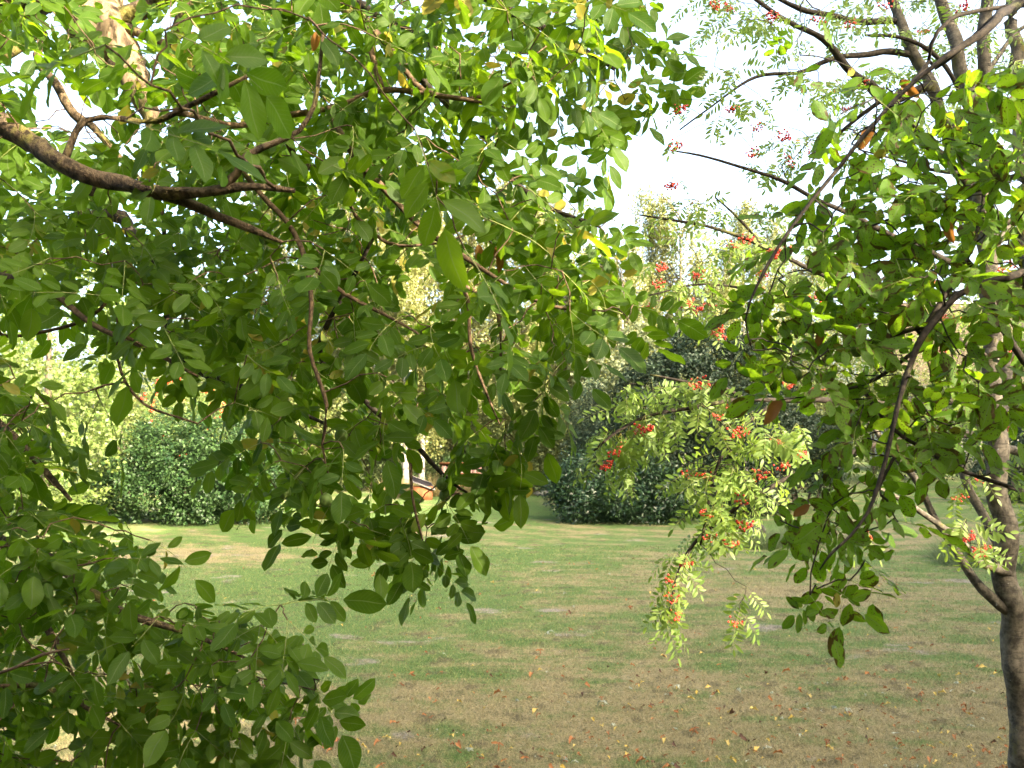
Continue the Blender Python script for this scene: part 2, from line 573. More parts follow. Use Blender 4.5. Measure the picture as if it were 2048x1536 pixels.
def cloud(lobes, n, size, aspect, rng, clump=14, shell=0.75, droop=0.2, spread=0.10, up=0.5):
    """leaf sprays on and inside a set of lobes (x, y, z, rx, ry, rz): sprays of leaves sit near each lobe's skin"""
    L = np.asarray(lobes, float)
    w = (L[:, 3] * L[:, 4] + L[:, 4] * L[:, 5] + L[:, 3] * L[:, 5]); w /= w.sum()
    k = n // clump
    which = rng.choice(len(L), k, p=w)
    D = rng.normal(size=(k, 3)); D /= np.linalg.norm(D, axis=1, keepdims=True)
    rad = 1 - (1 - shell) * rng.random(k) ** 1.2 + rng.normal(size=k) * 0.05
    C = L[which, :3] + D * L[which, 3:] * rad[:, None]
    out = D / L[which, 3:]; out /= np.linalg.norm(out, axis=1, keepdims=True)
    keep = np.ones(k, bool)
    for j in range(len(L)):            # thin out what lies deep inside another lobe
        q = ((C - L[j, :3]) / L[j, 3:]); inside = (q * q).sum(1) < 0.45
        keep &= ~(inside & (which != j) & (rng.random(k) < 0.8))
    keep &= C[:, 2] > 0.05
    C, out = C[keep], out[keep]; k = len(C)
    axis = out + rng.normal(size=(k, 3)) * 0.6 + np.array([0, 0, -droop]); axis /= np.linalg.norm(axis, axis=1, keepdims=True)
    t = rng.uniform(-0.2, 1.0, (k, clump, 1))
    P = C[:, None] + axis[:, None] * t * spread * 3 + rng.normal(size=(k, clump, 3)) * spread
    N = out[:, None] * 0.6 + rng.normal(size=(k, clump, 3)) * 0.75 + np.array([0, 0, up])
    al = axis[:, None] + rng.normal(size=(k, clump, 3)) * 0.7
    tone = np.clip(rng.normal(0.5, 0.2, (k, 1)) + rng.normal(0, 0.16, (k, clump)), 0, 1)
    P, N, al = P.reshape(-1, 3), N.reshape(-1, 3), al.reshape(-1, 3)
    ok = P[:, 2] > 0.02
    P, N, al, tone = P[ok], N[ok], al[ok], tone.ravel()[ok]
    V, Q = rhombs(P, N, size, aspect, rng, al)
    return V, Q, np.repeat(tone, 4)


def lobed(c, r, k, rng, inner=0.55, size=(0.38, 0.62), low=0.0):
    """an uneven crown: k lobes spread through an ellipsoid centred c with radii r"""
    out = [(*c, r[0] * inner, r[1] * inner, r[2] * inner * 1.15)]
    for i in range(k):
        d = unit(rng.normal(size=3))
        s = rng.uniform(*size)
        p = np.asarray(c) + d * np.asarray(r) * (1 - s * 0.85)
        p[2] = max(p[2], low + 0.1)
        rr = np.asarray(r) * s * rng.uniform(0.8, 1.2, 3)
        out.append((*p, *rr))
    return out


M['birch_leaf'] = mat_foliage('birch leaf', (0.070, 0.095, 0.026), (0.19, 0.185, 0.065), (0.22, 0.24, 0.05), 0.30, 0.4, 0.4)
M['birch_bark'] = mat_bark('white birch bark', (0.13, 0.115, 0.095), (0.28, 0.26, 0.22), (0.035, 0.03, 0.024), 0.55, 7, 2.5, 0.4, 0.01)
M['brown_bark'] = mat_bark('brown shrub bark', (0.05, 0.04, 0.03), (0.14, 0.11, 0.08))
M['lime_leaf'] = mat_foliage('broad bright leaf', (0.075, 0.125, 0.030), (0.16, 0.20, 0.055), (0.22, 0.30, 0.05), 0.35, 0.45, 0.35)
M['hazel_leaf'] = mat_foliage('hazel leaf', (0.060, 0.090, 0.028), (0.15, 0.155, 0.050), (0.20, 0.24, 0.05), 0.35, 0.5, 0.3)
M['shrub_leaf'] = mat_foliage('dark shrub leaf', (0.008, 0.026, 0.007), (0.042, 0.078, 0.022), (0.05, 0.10, 0.02), 0.14, 0.45, 0.22)
M['willow_leaf'] = mat_foliage('grey green willow leaf', (0.009, 0.020, 0.009), (0.038, 0.058, 0.030), (0.05, 0.08, 0.03), 0.12, 0.5, 0.22)
M['laurel_leaf'] = mat_foliage('glossy laurel leaf', (0.010, 0.030, 0.010), (0.036, 0.070, 0.024), (0.04, 0.07, 0.015), 0.10, 0.32, 0.40)
M['wood_leaf'] = mat_foliage('far wood leaf', (0.045, 0.075, 0.028), (0.11, 0.135, 0.045), (0.12, 0.16, 0.04), 0.3, 0.6, 0.2)
M['olive_leaf'] = mat_foliage('olive leaf', (0.075, 0.100, 0.050), (0.15, 0.165, 0.085), (0.14, 0.17, 0.06), 0.3, 0.5, 0.3)


def trunk_part(root, pts, mat, sides=8, name='trunk', rough=0.05):
    b = Bag()
    tube(b, smooth_path(pts, 0.35), sides, rough=rough)
    return b.build(name, mat, root)


def birch_mesh(h, rw, seed, n_str=760):
    """weeping birch crown: limbs rise, strings of small leaves hang from them"""
    rng = np.random.default_rng(seed)
    lb = Bag()
    P, tones = [], []
    limbs = []
    for i in range(22):
        z = h * rng.uniform(0.22, 0.93)
        a = rng.uniform(0, 2 * math.pi)
        ln = rw * (0.35 + 0.75 * math.sin(math.pi * min(1, (1 - z / h) * 1.05 + 0.12))) * rng.uniform(0.7, 1.15)
        d = np.array([math.cos(a), math.sin(a), 0])
        pts = [np.array([0, 0, z]), d * ln * 0.45 + [0, 0, z + ln * 0.55], d * ln + [0, 0, z + ln * 0.65]]
        limbs.append(np.array(pts))
        tube(lb, smooth_path([[*pts[0], 0.05], [*pts[1], 0.03], [*pts[2], 0.012]], 0.4), 5)
    for i in range(n_str):
        L = limbs[rng.integers(len(limbs))]
        t = rng.uniform(0.15, 1.0)
        s = (L[0] * (1 - t) + L[2] * t) + np.array([0, 0, 0.55 * np.linalg.norm(L[2] - L[0]) * t * (1 - t)]) + rng.normal(size=3) * 0.28
        ln = rng.uniform(0.7, 3.2)
        m = int(ln * 24)
        tt = np.linspace(0, 1, m)
        drift = rng.normal(size=2) * 0.18
        Q = np.stack([s[0] + drift[0] * tt, s[1] + drift[1] * tt, s[2] + 0.15 * np.sin(tt * 3) - ln * tt], 1) + rng.normal(size=(m, 3)) * 0.07
        P.append(Q); tones.append(np.clip(rng.normal(0.5, 0.2) + rng.normal(0, 0.18, m), 0, 1))
    P = np.vstack(P); tones = np.concatenate(tones)
    ok = P[:, 2] > 0.6
    P, tones = P[ok], tones[ok]
    N = rng.normal(size=P.shape) + P * np.array([0.25, 0.25, 0])
    al = rng.normal(size=P.shape) * 0.6 + np.array([0, 0, -1.0])
    V, Q = rhombs(P, N, 0.125, 0.72, rng, al)
    crown = mesh('birch_crown', V, Q, M['birch_leaf'], rnd=np.repeat(tones, 4))
    lv, lq, lt, lu, lr, lm = lb.arrays()
    limb = mesh('birch_limbs', lv, [lq, lt], M['brown_bark'], lu, lr)
    return crown, limb


BIRCH = [birch_mesh(15.5, 2.5, 101), birch_mesh(16.5, 2.2, 102, 680), birch_mesh(14.0, 2.9, 103, 820)]
bt = Bag()
tube(bt, smooth_path([[0, 0, -0.2, 0.17], [0.05, 0, 3, 0.15], [-0.08, 0.05, 7, 0.11], [0.05, 0, 11, 0.07], [0, 0, 14.5, 0.02]], 0.5), 9, rough=0.03)
BT = bt.arrays()
BIRCH_TRUNK = mesh('birch_trunk', BT[0], [BT[1], BT[2]], M['birch_bark'], BT[3], BT[4])
birches = [(1362, 47, 345, 0, 'tall sunlit birch whose top stands against the white sky, left of a pair'),
           (1490, 50, 385, 1, 'sunlit birch whose top stands against the white sky, right of a pair'),
           (1245, 45, 470, 2, 'lower sunlit birch between the tall pair and the walnut leaves'),
           (1130, 48, 345, 0, 'sunlit weeping birch seen through the outer walnut leaves above the laurel'),
           (1010, 45, 330, 1, 'sunlit weeping birch behind the shed, half hidden by walnut leaves'),
           (905, 47, 400, 2, 'bright birch crown behind the walnut twigs above the shed'),
           (842, 43.5, 300, 1, 'birch with slim white stem standing behind the slanted dark lid'),
           (812, 42, 300, 0, 'birch with thicker white stem left of the slim one'),
           (690, 50, 300, 2, 'birch deep behind the walnut canopy left of the white stems'),
           (560, 53, 300, 0, 'birch crown glimpsed through the middle of the walnut canopy'),
           (1590, 58, 470, 2, 'far birch half hidden behind the rowan branches')]
for i, (px, d, top, k, lab) in enumerate(birches):
    base = np.array([gx(px, d), d, 0.0])
    h0 = (15.5, 16.5, 14.0)[k]
    s = ((860 - top) * d / F + 3.0) / (h0 + 0.6)
    t = thing('birch_tree', base, lab, 'birch', 'birches behind the lawn')
    t.scale = (s * 1.05, s * 1.05, s)
    t.rotation_euler = (0, 0, i * 2.1)
    link(bpy.data.objects.new('crown', BIRCH[k][0]), t)
    link(bpy.data.objects.new('limbs', BIRCH[k][1]), t)['kind'] = 'stuff'
    link(bpy.data.objects.new('trunk', BIRCH_TRUNK), t)


def bushy(name, lab, cat, px, d, lobes, n, size, aspect, mat, seed, group=None, stems=3, stem_h=1.5, stem_r=0.05, clump=14, shell=0.75, spread=0.10, droop=0.2, bark='brown_bark', up=0.5):
    rng = np.random.default_rng(seed)
    base = np.array([gx(px, d), d, float(lawn_height(gx(px, d), d))])
    t = thing(name, base, lab, cat, group)
    V, Q, tone = cloud(lobes, n, size, aspect, rng, clump, shell, droop, spread, up)
    link(bpy.data.objects.new('crown', mesh('crown', V, Q, mat, rnd=np.repeat(tone[::4], 4))), t)
    for k in range(stems):
        a = rng.uniform(0, 6.28); q = rng.uniform(0.1, 0.5) * (stems > 1)
        e = np.array([math.cos(a), math.sin(a)]) * stem_h * 0.35 * (stems > 1)
        trunk_part(t, [[q * math.cos(a), q * math.sin(a), -0.15, stem_r], [q * math.cos(a) + e[0] * .4, q * math.sin(a) + e[1] * .4, stem_h * .5, stem_r * .8],
                       [q * math.cos(a) + e[0], q * math.sin(a) + e[1], stem_h, stem_r * .4]], M[bark], 7, 'trunk' if stems == 1 else 'stem')
    return t


R1 = np.random.default_rng(21)
# right: the big grey green bush, the laurel in front of its left flank, an olive bush between
bushy('willow_bush', 'tall dark grey green bush standing alone right of the laurel', 'bush', 1405, 33.5,
      lobed((0, 0, 3.0), (3.5, 3.0, 3.6), 18, R1, inner=0.8) + [(0.1, 0, 6.0, 1.5, 1.4, 1.3), (0, 0, 4.6, 2.3, 2.0, 1.8), (0.1, 0, 5.5, 1.7, 1.5, 1.6), (1.2, -.3, 4.3, 1.7, 1.5, 1.7), (-0.6, 0.2, 3.6, 2.2, 2, 2.0), (-0.7, -.3, 4.6, 1.5, 1.3, 1.4), (1.7, 0, 2.4, 1.9, 1.6, 2.0), (-1.2, -1.2, 1.6, 1.8, 1.5, 1.6), (1.0, -1.4, 1.7, 1.8, 1.4, 1.7)],
      170000, 0.135, 0.55, M['willow_leaf'], 31, stems=6, stem_h=2.5, stem_r=0.07, clump=26, shell=0.55, spread=0.12, up=0.7)
bushy('laurel_bush', 'low glossy dark laurel bush at the lawn edge left of the tall bush', 'bush', 1235, 31,
      lobed((0, 0, 1.15), (2.2, 1.8, 1.35), 14, R1, low=0.3) + [(-1.2, -0.6, 0.75, 1.0, 0.9, 0.8), (0.9, -0.9, 0.8, 1.2, 0.9, 0.9), (1.9, -.4, 0.9, 1.1, 1, 1.0)],
      38000, 0.16, 0.32, M['laurel_leaf'], 32, stems=4, stem_h=1.2, shell=0.72, spread=0.11, droop=0.1, up=0.9)
bushy('olive_bush', 'narrow grey bush rising behind the laurel', 'bush', 1195, 34,
      lobed((0, 0, 2.6), (1.5, 1.3, 2.4), 9, R1), 34000, 0.095, 0.5, M['willow_leaf'], 33, stems=3, stem_h=2.0, shell=0.6, spread=0.13)
bushy('dark_bush', 'small dark bush on bare stems right of the tall grey green bush', 'bush', 1600, 34,
      lobed((0, 0, 2.3), (1.9, 1.6, 1.5), 9, R1, low=1.2), 30000, 0.10, 0.55, M['willow_leaf'], 34, stems=5, stem_h=2.0, stem_r=0.06)
# left: bright tree and the dark spreading shrub
bushy('lime_tree', 'sunlit broad leaved tree at the left end of the lawn', 'tree', 95, 28,
      lobed((0, 0, 4.6), (2.7, 2.5, 4.4), 20, R1, low=0.6) + [(1.5, -.6, 1.7, 1.1, 1.1, 1.2), (1.3, -.5, 3.4, 1.2, 1.1, 1.3), (0.3, -1.3, 1.6, 1.4, 1.2, 1.2)],
      42000, 0.135, 0.75, M['lime_leaf'], 35, stems=1, stem_h=6, stem_r=0.16, spread=0.14, droop=0.5)
bushy('spreading_shrub', 'wide dark green shrub at the lawn edge right of the sunlit tree', 'shrub', 400, 29,
      lobed((0, 0, 1.5), (2.9, 2.0, 1.8), 16, R1, inner=0.5, size=(0.24, 0.5), low=0.4) + [(-1.9, -.9, 2.0, .8, .7, .7), (0.8, -1.0, 2.5, .9, .8, .8), (2.2, -.6, 2.0, .8, .7, .6), (-0.2, -1.5, 1.7, .8, .6, .6), (1.3, -1.5, 1.3, .8, .6, .6), (-1.2, -1.6, 1.1, .7, .6, .5), (-2.5, -.5, .8, .9, .7, .8)] + [(-1.5, -0.8, 1.0, 1.3, 1.0, 1.0), (0.4, -1.1, 1.0, 1.3, 1.0, 1.1), (1.9, -.7, 1.0, 1.2, 1.0, 1.1), (-0.9, 0, 2.6, 1.3, 1.1, 1.2)],
      62000, 0.125, 0.5, M['shrub_leaf'], 36, stems=5, stem_h=1.8, clump=34, shell=0.5, spread=0.12, droop=0.5, up=0.8)
lr = bushy('small_rowan', 'small rowan with orange berries rising behind the dark spreading shrub', 'tree', 365, 33,
           lobed((0, 0, 3.4), (1.6, 1.4, 1.6), 8, R1, low=1.5), 12000, 0.10, 0.4, M['lime_leaf'], 37, stems=1, stem_h=4, stem_r=0.06)
bb = Bag()
for k in range(46):
    dd = unit(R1.normal(size=3)); blob(bb, np.array([0, 0, 3.4]) + dd * np.array([1.6, 1.4, 1.6]) * R1.uniform(0.85, 1.05), 0.07, 1)
tag(bb.build('berries', M['berry'], lr), kind='stuff')
# undergrowth and trees behind
under = [('hazel_bush', 'sunlit hazel bush behind the shed, right of its roof', 1045, 44, (0, 0, 2.3), (2.4, 1.8, 2.5), 'hazel_leaf'),
         ('hazel_bush', 'hazel bush behind the tall dry grass left of the laurel', 1120, 41, (0, 0, 1.8), (1.8, 1.4, 2.0), 'hazel_leaf'),
         ('hazel_bush', 'dark hazel bush behind the white birch stems', 880, 47, (0, 0, 1.8), (3.0, 1.5, 2.2), 'wood_leaf'),
         ('hazel_bush', 'hazel bush left of the white birch stems', 745, 45, (0, 0, 2.1), (2.3, 1.8, 2.4), 'wood_leaf'),
         ('hazel_bush', 'tall hazel between the dark shrub and the birch stems', 640, 43, (0, 0, 2.8), (2.6, 2.0, 3.0), 'hazel_leaf'),
         ('hazel_bush', 'sunlit hazel right above the dark shrub', 520, 42, (0, 0, 3.2), (2.6, 2.0, 3.4), 'hazel_leaf'),
         ('hazel_bush', 'hazel rising between the bright tree and the dark shrub', 270, 40, (0, 0, 3.6), (2.8, 2.2, 3.8), 'hazel_leaf'),
         ('hazel_bush', 'tall hazel behind the bright tree at the left edge', 20, 42, (0, 0, 4.0), (3.4, 2.2, 4.6), 'hazel_leaf'),
         ('garden_tree', 'yellow green tree above the laurel, lit from the side', 1250, 40, (0, 0, 4.6), (2.3, 2.0, 3.4), 'olive_leaf'),
         ('garden_tree', 'pale tree between the tall bush and the rowan stems', 1630, 56, (0, 0, 5.6), (3.6, 3.0, 5.6), 'olive_leaf'),
         ('garden_tree', 'round tree in front of the brown roof, behind the rowan', 1745, 52, (0, 0, 5.2), (3.0, 2.4, 5.2), 'hazel_leaf'),
         ('garden_tree', 'bright tree behind the rowan trunk at the right edge', 2030, 46, (0, 0, 5.4), (3.6, 2.6, 5.6), 'lime_leaf'),
         ('garden_tree', 'dark bushy tree on the lawn beyond the rowan stems', 1880, 54, (0, 0, 3.2), (3.4, 2.2, 3.4), 'willow_leaf'),
         ('wood_tree', 'leafy tree filling the gap behind the two white birch stems', 820, 57, (0, 0, 6.5), (4.0, 3, 6.5), 'hazel_leaf'),
         ('wood_tree', 'leafy tree filling the gap behind the shed roof', 960, 58, (0, 0, 6.5), (4.0, 3, 6.4), 'olive_leaf'),
         ('wood_tree', 'leafy tree between the birches above the laurel', 1090, 56, (0, 0, 6.3), (3.8, 3, 6.6), 'hazel_leaf'),
         ('wood_tree', 'leafy tree low behind the tall pair of birches', 1330, 58, (0, 0, 6.0), (4.0, 3, 6.2), 'olive_leaf'),
         ('wood_tree', 'leafy tree between the lower birch and the tall pair', 1215, 55, (0, 0, 6.0), (3.4, 3, 6.2), 'olive_leaf'),
         ('wood_tree', 'leafy tree at the right end of the birch row', 1490, 60, (0, 0, 5.4), (4.0, 3, 5.6), 'hazel_leaf'),
         ('wood_tree', 'leafy tree deep behind the middle of the walnut', 680, 57, (0, 0, 6.3), (4.0, 3, 6.4), 'hazel_leaf'),
         ('wood_tree', 'leafy tree behind the dark spreading shrub', 470, 57, (0, 0, 6.3), (4.2, 3, 6.4), 'hazel_leaf'),
         ('garden_tree', 'dark low bush at the right edge behind the rowan trunk', 2060, 38, (0, 0, 1.6), (2.2, 1.6, 1.8), 'willow_leaf')]
for i, (nm, lab, px, d, c, r, mt) in enumerate(under):
    bushy(nm, lab, 'bush' if nm == 'hazel_bush' else 'tree', px, d, lobed(c, r, 12, R1, low=0.5), 15000 if nm != 'wood_tree' else 26000, 0.17 if nm != 'wood_tree' else 0.20, 0.65, M[mt], 50 + i,
          {'hazel_bush': 'hazels along the wood edge', 'wood_tree': 'trees behind the birches'}.get(nm, 'trees beyond the rowan'), stems=4 if nm == 'hazel_bush' else 1, stem_h=c[2], stem_r=0.09 if nm == 'garden_tree' else 0.05, spread=0.17)

# far wood: one mass that closes the view
rw = np.random.default_rng(77)
lob = []
for x in np.arange(-95, 110, 5.0):
    hh = rw.uniform(7.5, 11.5) if x < 14 else rw.uniform(5.0, 8.0)
    lob.append((x + rw.normal(), 86 + rw.normal() * 3, hh * 0.48, rw.uniform(3.6, 5.2), 3.0, hh * 0.55))
V, Q, tone = cloud(lob, 80000, 0.42, 0.7, rw, 10, 0.8, 0.2, 0.4)
tag(link(bpy.data.objects.new('far_wood', mesh('far_wood', V, Q, M['wood_leaf'], rnd=np.repeat(tone[::4], 4)))), 'line of woodland closing the view beyond the lawn', 'wood', kind='stuff')

# ------------------------------------------------------------------ shed, lidded box, stones, pot, house
M['pink_wood'] = mat_bark('weathered reddish boards', (0.12, 0.062, 0.048), (0.27, 0.17, 0.14), (0.10, 0.055, 0.04), 0.62, 9, 0.25, 0.5, 0.01)
M['orange_wood'] = mat_bark('orange stained wood', (0.10, 0.036, 0.013), (0.20, 0.078, 0.030), (0.07, 0.028, 0.014), 0.62, 12, 0.3, 0.4, 0.01)
M['felt'] = mat_plain('dark roofing felt', (0.010, 0.009, 0.011), 0.95, 30, 0.25, 0.3, 0.004, 0.05)
M['pale_wood'] = mat_plain('pale board edge', (0.11, 0.10, 0.09), 0.8, 18)
M['terracotta'] = mat_plain('terracotta', (0.42, 0.13, 0.05), 0.75, 25)
M['stone'] = mat_plain('pale stone', (0.34, 0.31, 0.27), 0.9, 6, 0.3, 0.7, 0.03)
M['dark_stone'] = mat_plain('dark boulder', (0.075, 0.055, 0.055), 0.9, 9, 0.45, 0.8, 0.03)
M['roof_tile'] = mat_bark('brown thatch', (0.028, 0.022, 0.013), (0.06, 0.046, 0.028), (0.026, 0.022, 0.014), 0.6, 8, 6.0, 0.8, 0.05)
M['white_paint'] = mat_plain('white paint', (0.75, 0.74, 0.71), 0.6, 4, 0.08)
M['house_wall'] = mat_plain('cream render', (0.45, 0.42, 0.36), 0.85, 3, 0.12)
M['window_glass'] = mat_plain('dark window pane', (0.03, 0.035, 0.04), 0.08, 2, 0.1, 0.0, 0.001, 0.6)
M['hay'] = mat_foliage('dry standing grass', (0.16, 0.13, 0.05), (0.34, 0.28, 0.13), (0.26, 0.21, 0.08), 0.3, 0.7, 0.1)
M['tuft'] = mat_foliage('long green grass', (0.07, 0.12, 0.045), (0.22, 0.24, 0.12), (0.15, 0.2, 0.07), 0.3, 0.6, 0.2)

ds = 40.0
sx0, sx1 = gx(884, ds), gx(962, ds)
shed = thing('garden_shed', (0.5 * (sx0 + sx1), ds + 0.6, 0), 'low weathered pinkish wooden shed with plants growing on its roof', 'shed')
wS = sx1 - sx0; hS = 1.38
b = Bag()
for (cx, cy, lx, ly) in ((0, 0.62, wS, 0.05), (-wS / 2 + .03, 0, .05, 1.2), (wS / 2 - .03, 0, .05, 1.2)):
    box(b, (cx, cy, hS / 2), (lx, ly, hS))
b.build('wall', M['pink_wood'], shed)
npl = 9
pw = wS / npl
for k in range(npl):
    b = Bag()
    hk = hS - 0.03 * (k * 7 % 3)
    box(b, (0, 0, hk / 2), (pw - 0.014, 0.03, hk))
    o = b.build('plank', M['pink_wood'], shed)
    o.location = (-wS / 2 + pw * (k + .5), -0.6 + 0.006 * (k % 3), 0.0)
for z in (0.50, 1.05):
    b = Bag(); box(b, (0, 0, 0), (wS * 0.98, 0.025, 0.045)); o = b.build('batten', M['orange_wood'], shed); o.location = (0, -0.632, z)
b = Bag(); box(b, (0, 0, 0), (wS + 0.22, 1.5, 0.06), rotx(-0.08)); o = b.build('roof', M['orange_wood'], shed); o.location = (0.02, 0, hS + 0.08)
rs = np.random.default_rng(3)
V, Q, tn = cloud([(-0.2, 0.1, 0.1, 0.7, 0.5, 0.20), (0.45, 0.0, 0.08, 0.45, 0.5, 0.15)], 5200, 0.07, 0.45, rs, 8, 0.3, 0.0, 0.06)
o = link(bpy.data.objects.new('roof_plants', mesh('roof_plants', V, Q, M['shrub_leaf'], rnd=np.repeat(tn[::4], 4))), shed); o.location = (0.1, 0.05, hS + 0.08); o['kind'] = 'stuff'

pot = thing('flower_pot', (sx1 + 0.06, ds + 0.15, hS + 0.02), 'round orange terracotta pot on the right corner of the shed roof', 'pot')
def lathe(bag, prof, sides=16, m=0):
    a = np.linspace(0, 2 * math.pi, sides, endpoint=False)
    V = np.array([[r * math.cos(t), r * math.sin(t), z] for r, z in prof for t in a])
    Q = [[i * sides + j, i * sides + (j + 1) % sides, (i + 1) * sides + (j + 1) % sides, (i + 1) * sides + j] for i in range(len(prof) - 1) for j in range(sides)]
    bag.add(V, Q, m=m)
b = Bag(); lathe(b, [(0.001, 0.06), (0.08, 0.06), (0.13, 0.14), (0.15, 0.22), (0.14, 0.30), (0.125, 0.29), (0.12, 0.24), (0.001, 0.23)]); b.build('pot_body', M['terracotta'], pot)
b = Bag(); lathe(b, [(0.13, 0.285), (0.165, 0.29), (0.165, 0.335), (0.13, 0.34), (0.128, 0.29)]); b.build('rim', M['terracotta'], pot)

dh = 38.5
hv = thing('lidded_box', (gx(843, dh), dh, 0), 'squat orange wooden box with a slanted dark felt lid left of the shed', 'box')
hv.rotation_euler = (0, 0, 0.35)
for nm, c, sz in (('front_board', (0, -0.36, 0.26), (0.82, 0.03, 0.52)), ('back_board', (0, 0.36, 0.26), (0.82, 0.03, 0.52)), ('side_board', (-0.4, 0, 0.26), (0.03, 0.69, 0.52)), ('side_board', (0.4, 0, 0.26), (0.03, 0.69, 0.52))):
    b = Bag(); box(b, (0, 0, 0), sz); o = b.build(nm, M['orange_wood'], hv); o.location = c
b = Bag(); box(b, (0, 0, 0), (0.86, 0.74, 0.05)); o = b.build('band', M['orange_wood'], hv); o.location = (0, 0, 0.55)
lid = bpy.data.objects.new('lid', None)
b = Bag(); box(b, (0, 0, 0), (1.0, 0.95, 0.035)); lid = b.build('lid', M['felt'], hv); lid.location = (0.04, 0, 0.73); lid.rotation_euler = (0.26, 0.36, 0)
for c, sz in (((0, -0.49, 0), (1.03, 0.03, 0.06)), ((0, 0.49, 0), (1.03, 0.03, 0.06)), ((0.515, 0, 0), (0.03, 0.95, 0.06)), ((-0.515, 0, 0), (0.03, 0.95, 0.06))):
    b = Bag(); box(b, (0, 0, 0), sz); o = b.build('lid_edge', M['pale_wood'], lid); o.location = c

b = Bag(); blob(b, (0, 0, 0.12), (0.6, 0.35, 0.16), 3, noise=0.14, seed=4)
o = b.build('flat_stone', M['stone']); o.location = (gx(1092, 40.5), 40.5, 0); tag(o, 'pale flat stone at the lawn edge left of the laurel', 'stone')
b = Bag(); blob(b, (0, 0, 0.16), (0.25, 0.22, 0.23), 3, noise=0.16, seed=8)
o = b.build('boulder', M['dark_stone']); o.location = (gx(1509, 24.2), 24.2, 0.13); tag(o, 'round dark boulder in the grass tuft on the lawn', 'boulder')


def stalks(name, lab, cat, lob, n, hmin, hmax, w, lean, mat, seed, kind='stuff'):
    rng = np.random.default_rng(seed)
    L = np.asarray(lob, float)
    k = rng.integers(len(L), size=n)
    rr = np.sqrt(rng.random(n)); a = rng.uniform(0, 6.28, n)
    x = L[k, 0] + rr * np.cos(a) * L[k, 2]; y = L[k, 1] + rr * np.sin(a) * L[k, 3]
    P = np.stack([x, y, lawn_height(x, y) - 0.02], 1)
    V, T = blades(n, P, hmin, hmax, w, lean, rng)
    sc = (1 - 0.65 * rr)
    V = V.reshape(-1, 3, 3); V[:, 2, 2] = P[:, 2] + (V[:, 2, 2] - P[:, 2]) * sc; V = V.reshape(-1, 3)
    o = link(bpy.data.objects.new(name, mesh(name, V, T, mat, rnd=np.repeat(rng.random(n), 3))))
    return tag(o, lab, cat, kind=kind)


stalks('grass_tuft', 'clump of long grass round the dark boulder on the lawn', 'grass tuft', [(gx(1500, 23.4), 23.4, 0.9, 0.45), (gx(1555, 23.8), 23.8, 0.9, 0.5), (gx(1600, 24), 24.2, 0.7, 0.4)], 5200, 0.35, 0.85, 0.007, 0.55, M['tuft'], 91, None)
stalks('grass_tuft', 'clump of long grass left of the rowan trunk', 'grass tuft', [(gx(1930, 20), 20, 0.7, 0.5), (gx(1900, 21), 21, 0.5, 0.4)], 2600, 0.4, 1.0, 0.006, 0.45, M['tuft'], 92, None)
stalks('grass_tuft', 'clump of long grass right of the rowan trunk', 'grass tuft', [(gx(2075, 19), 19, 0.6, 0.6)], 1500, 0.4, 0.95, 0.006, 0.45, M['tuft'], 93, None)
stalks('dry_grass', 'tall straw coloured grass round the shed', 'grass', [(gx(1000, 40.5), 40.6, 1.5, 0.6), (gx(960, 39.3), 39.4, 0.7, 0.3), (gx(1040, 41), 41.3, 0.7, 0.5), (gx(868, 40), 40.3, 0.5, 0.5), (gx(800, 40), 40, 0.9, 0.6)], 7000, 0.6, 1.5, 0.012, 0.30, M['hay'], 94)

# thatched house far right
dH = 66.0
house = thing('farmhouse', (gx(1930, dH), dH, 0), 'far farmhouse with a broad brown roof showing between the rowan branches', 'house')
b = Bag(); box(b, (0, 0, 2.1), (11, 8, 4.2)); b.build('wall', M['house_wall'], house)
zr = (860 - 604) * dH / F + 3.0
b = Bag()
Vr = np.array([[-6, -4.8, 3.9], [6, -4.8, 3.9], [6, 0, zr], [-6, 0, zr], [-6, 4.8, 3.9], [6, 4.8, 3.9]])
Vr2 = Vr - np.array([0, 0, 0.3])
b.add(np.vstack([Vr, Vr2]), [[0, 1, 2, 3], [3, 2, 5, 4], [7, 6, 9, 8], [8, 9, 10, 11], [0, 6, 7, 1], [4, 5, 11, 10]], [[0, 3, 4], [1, 5, 2]])
b.build('roof', M['roof_tile'], house, smooth=False)
b = Bag(); box(b, (0, 0, zr + 0.02), (12.1, 0.25, 0.2)); b.build('ridge', M['white_paint'], house)
for x in (-3.5, 0, 3.5):
    b = Bag()
    for (cx, cz, lx, lz) in ((-.6, 0, .1, 1.4), (.6, 0, .1, 1.4), (0, .65, 1.1, .1), (0, -.65, 1.1, .1), (0, 0, .08, 1.2)):
        box(b, (cx, 0, cz), (lx, 0.1, lz))
    w = b.build('window', M['white_paint'], house); w.location = (x, -4.06, 2.1)
    b = Bag(); box(b, (0, 0, 0), (1.12, 0.02, 1.22)); p = b.build('pane', M['window_glass'], w); p.location = (0, 0.03, 0)

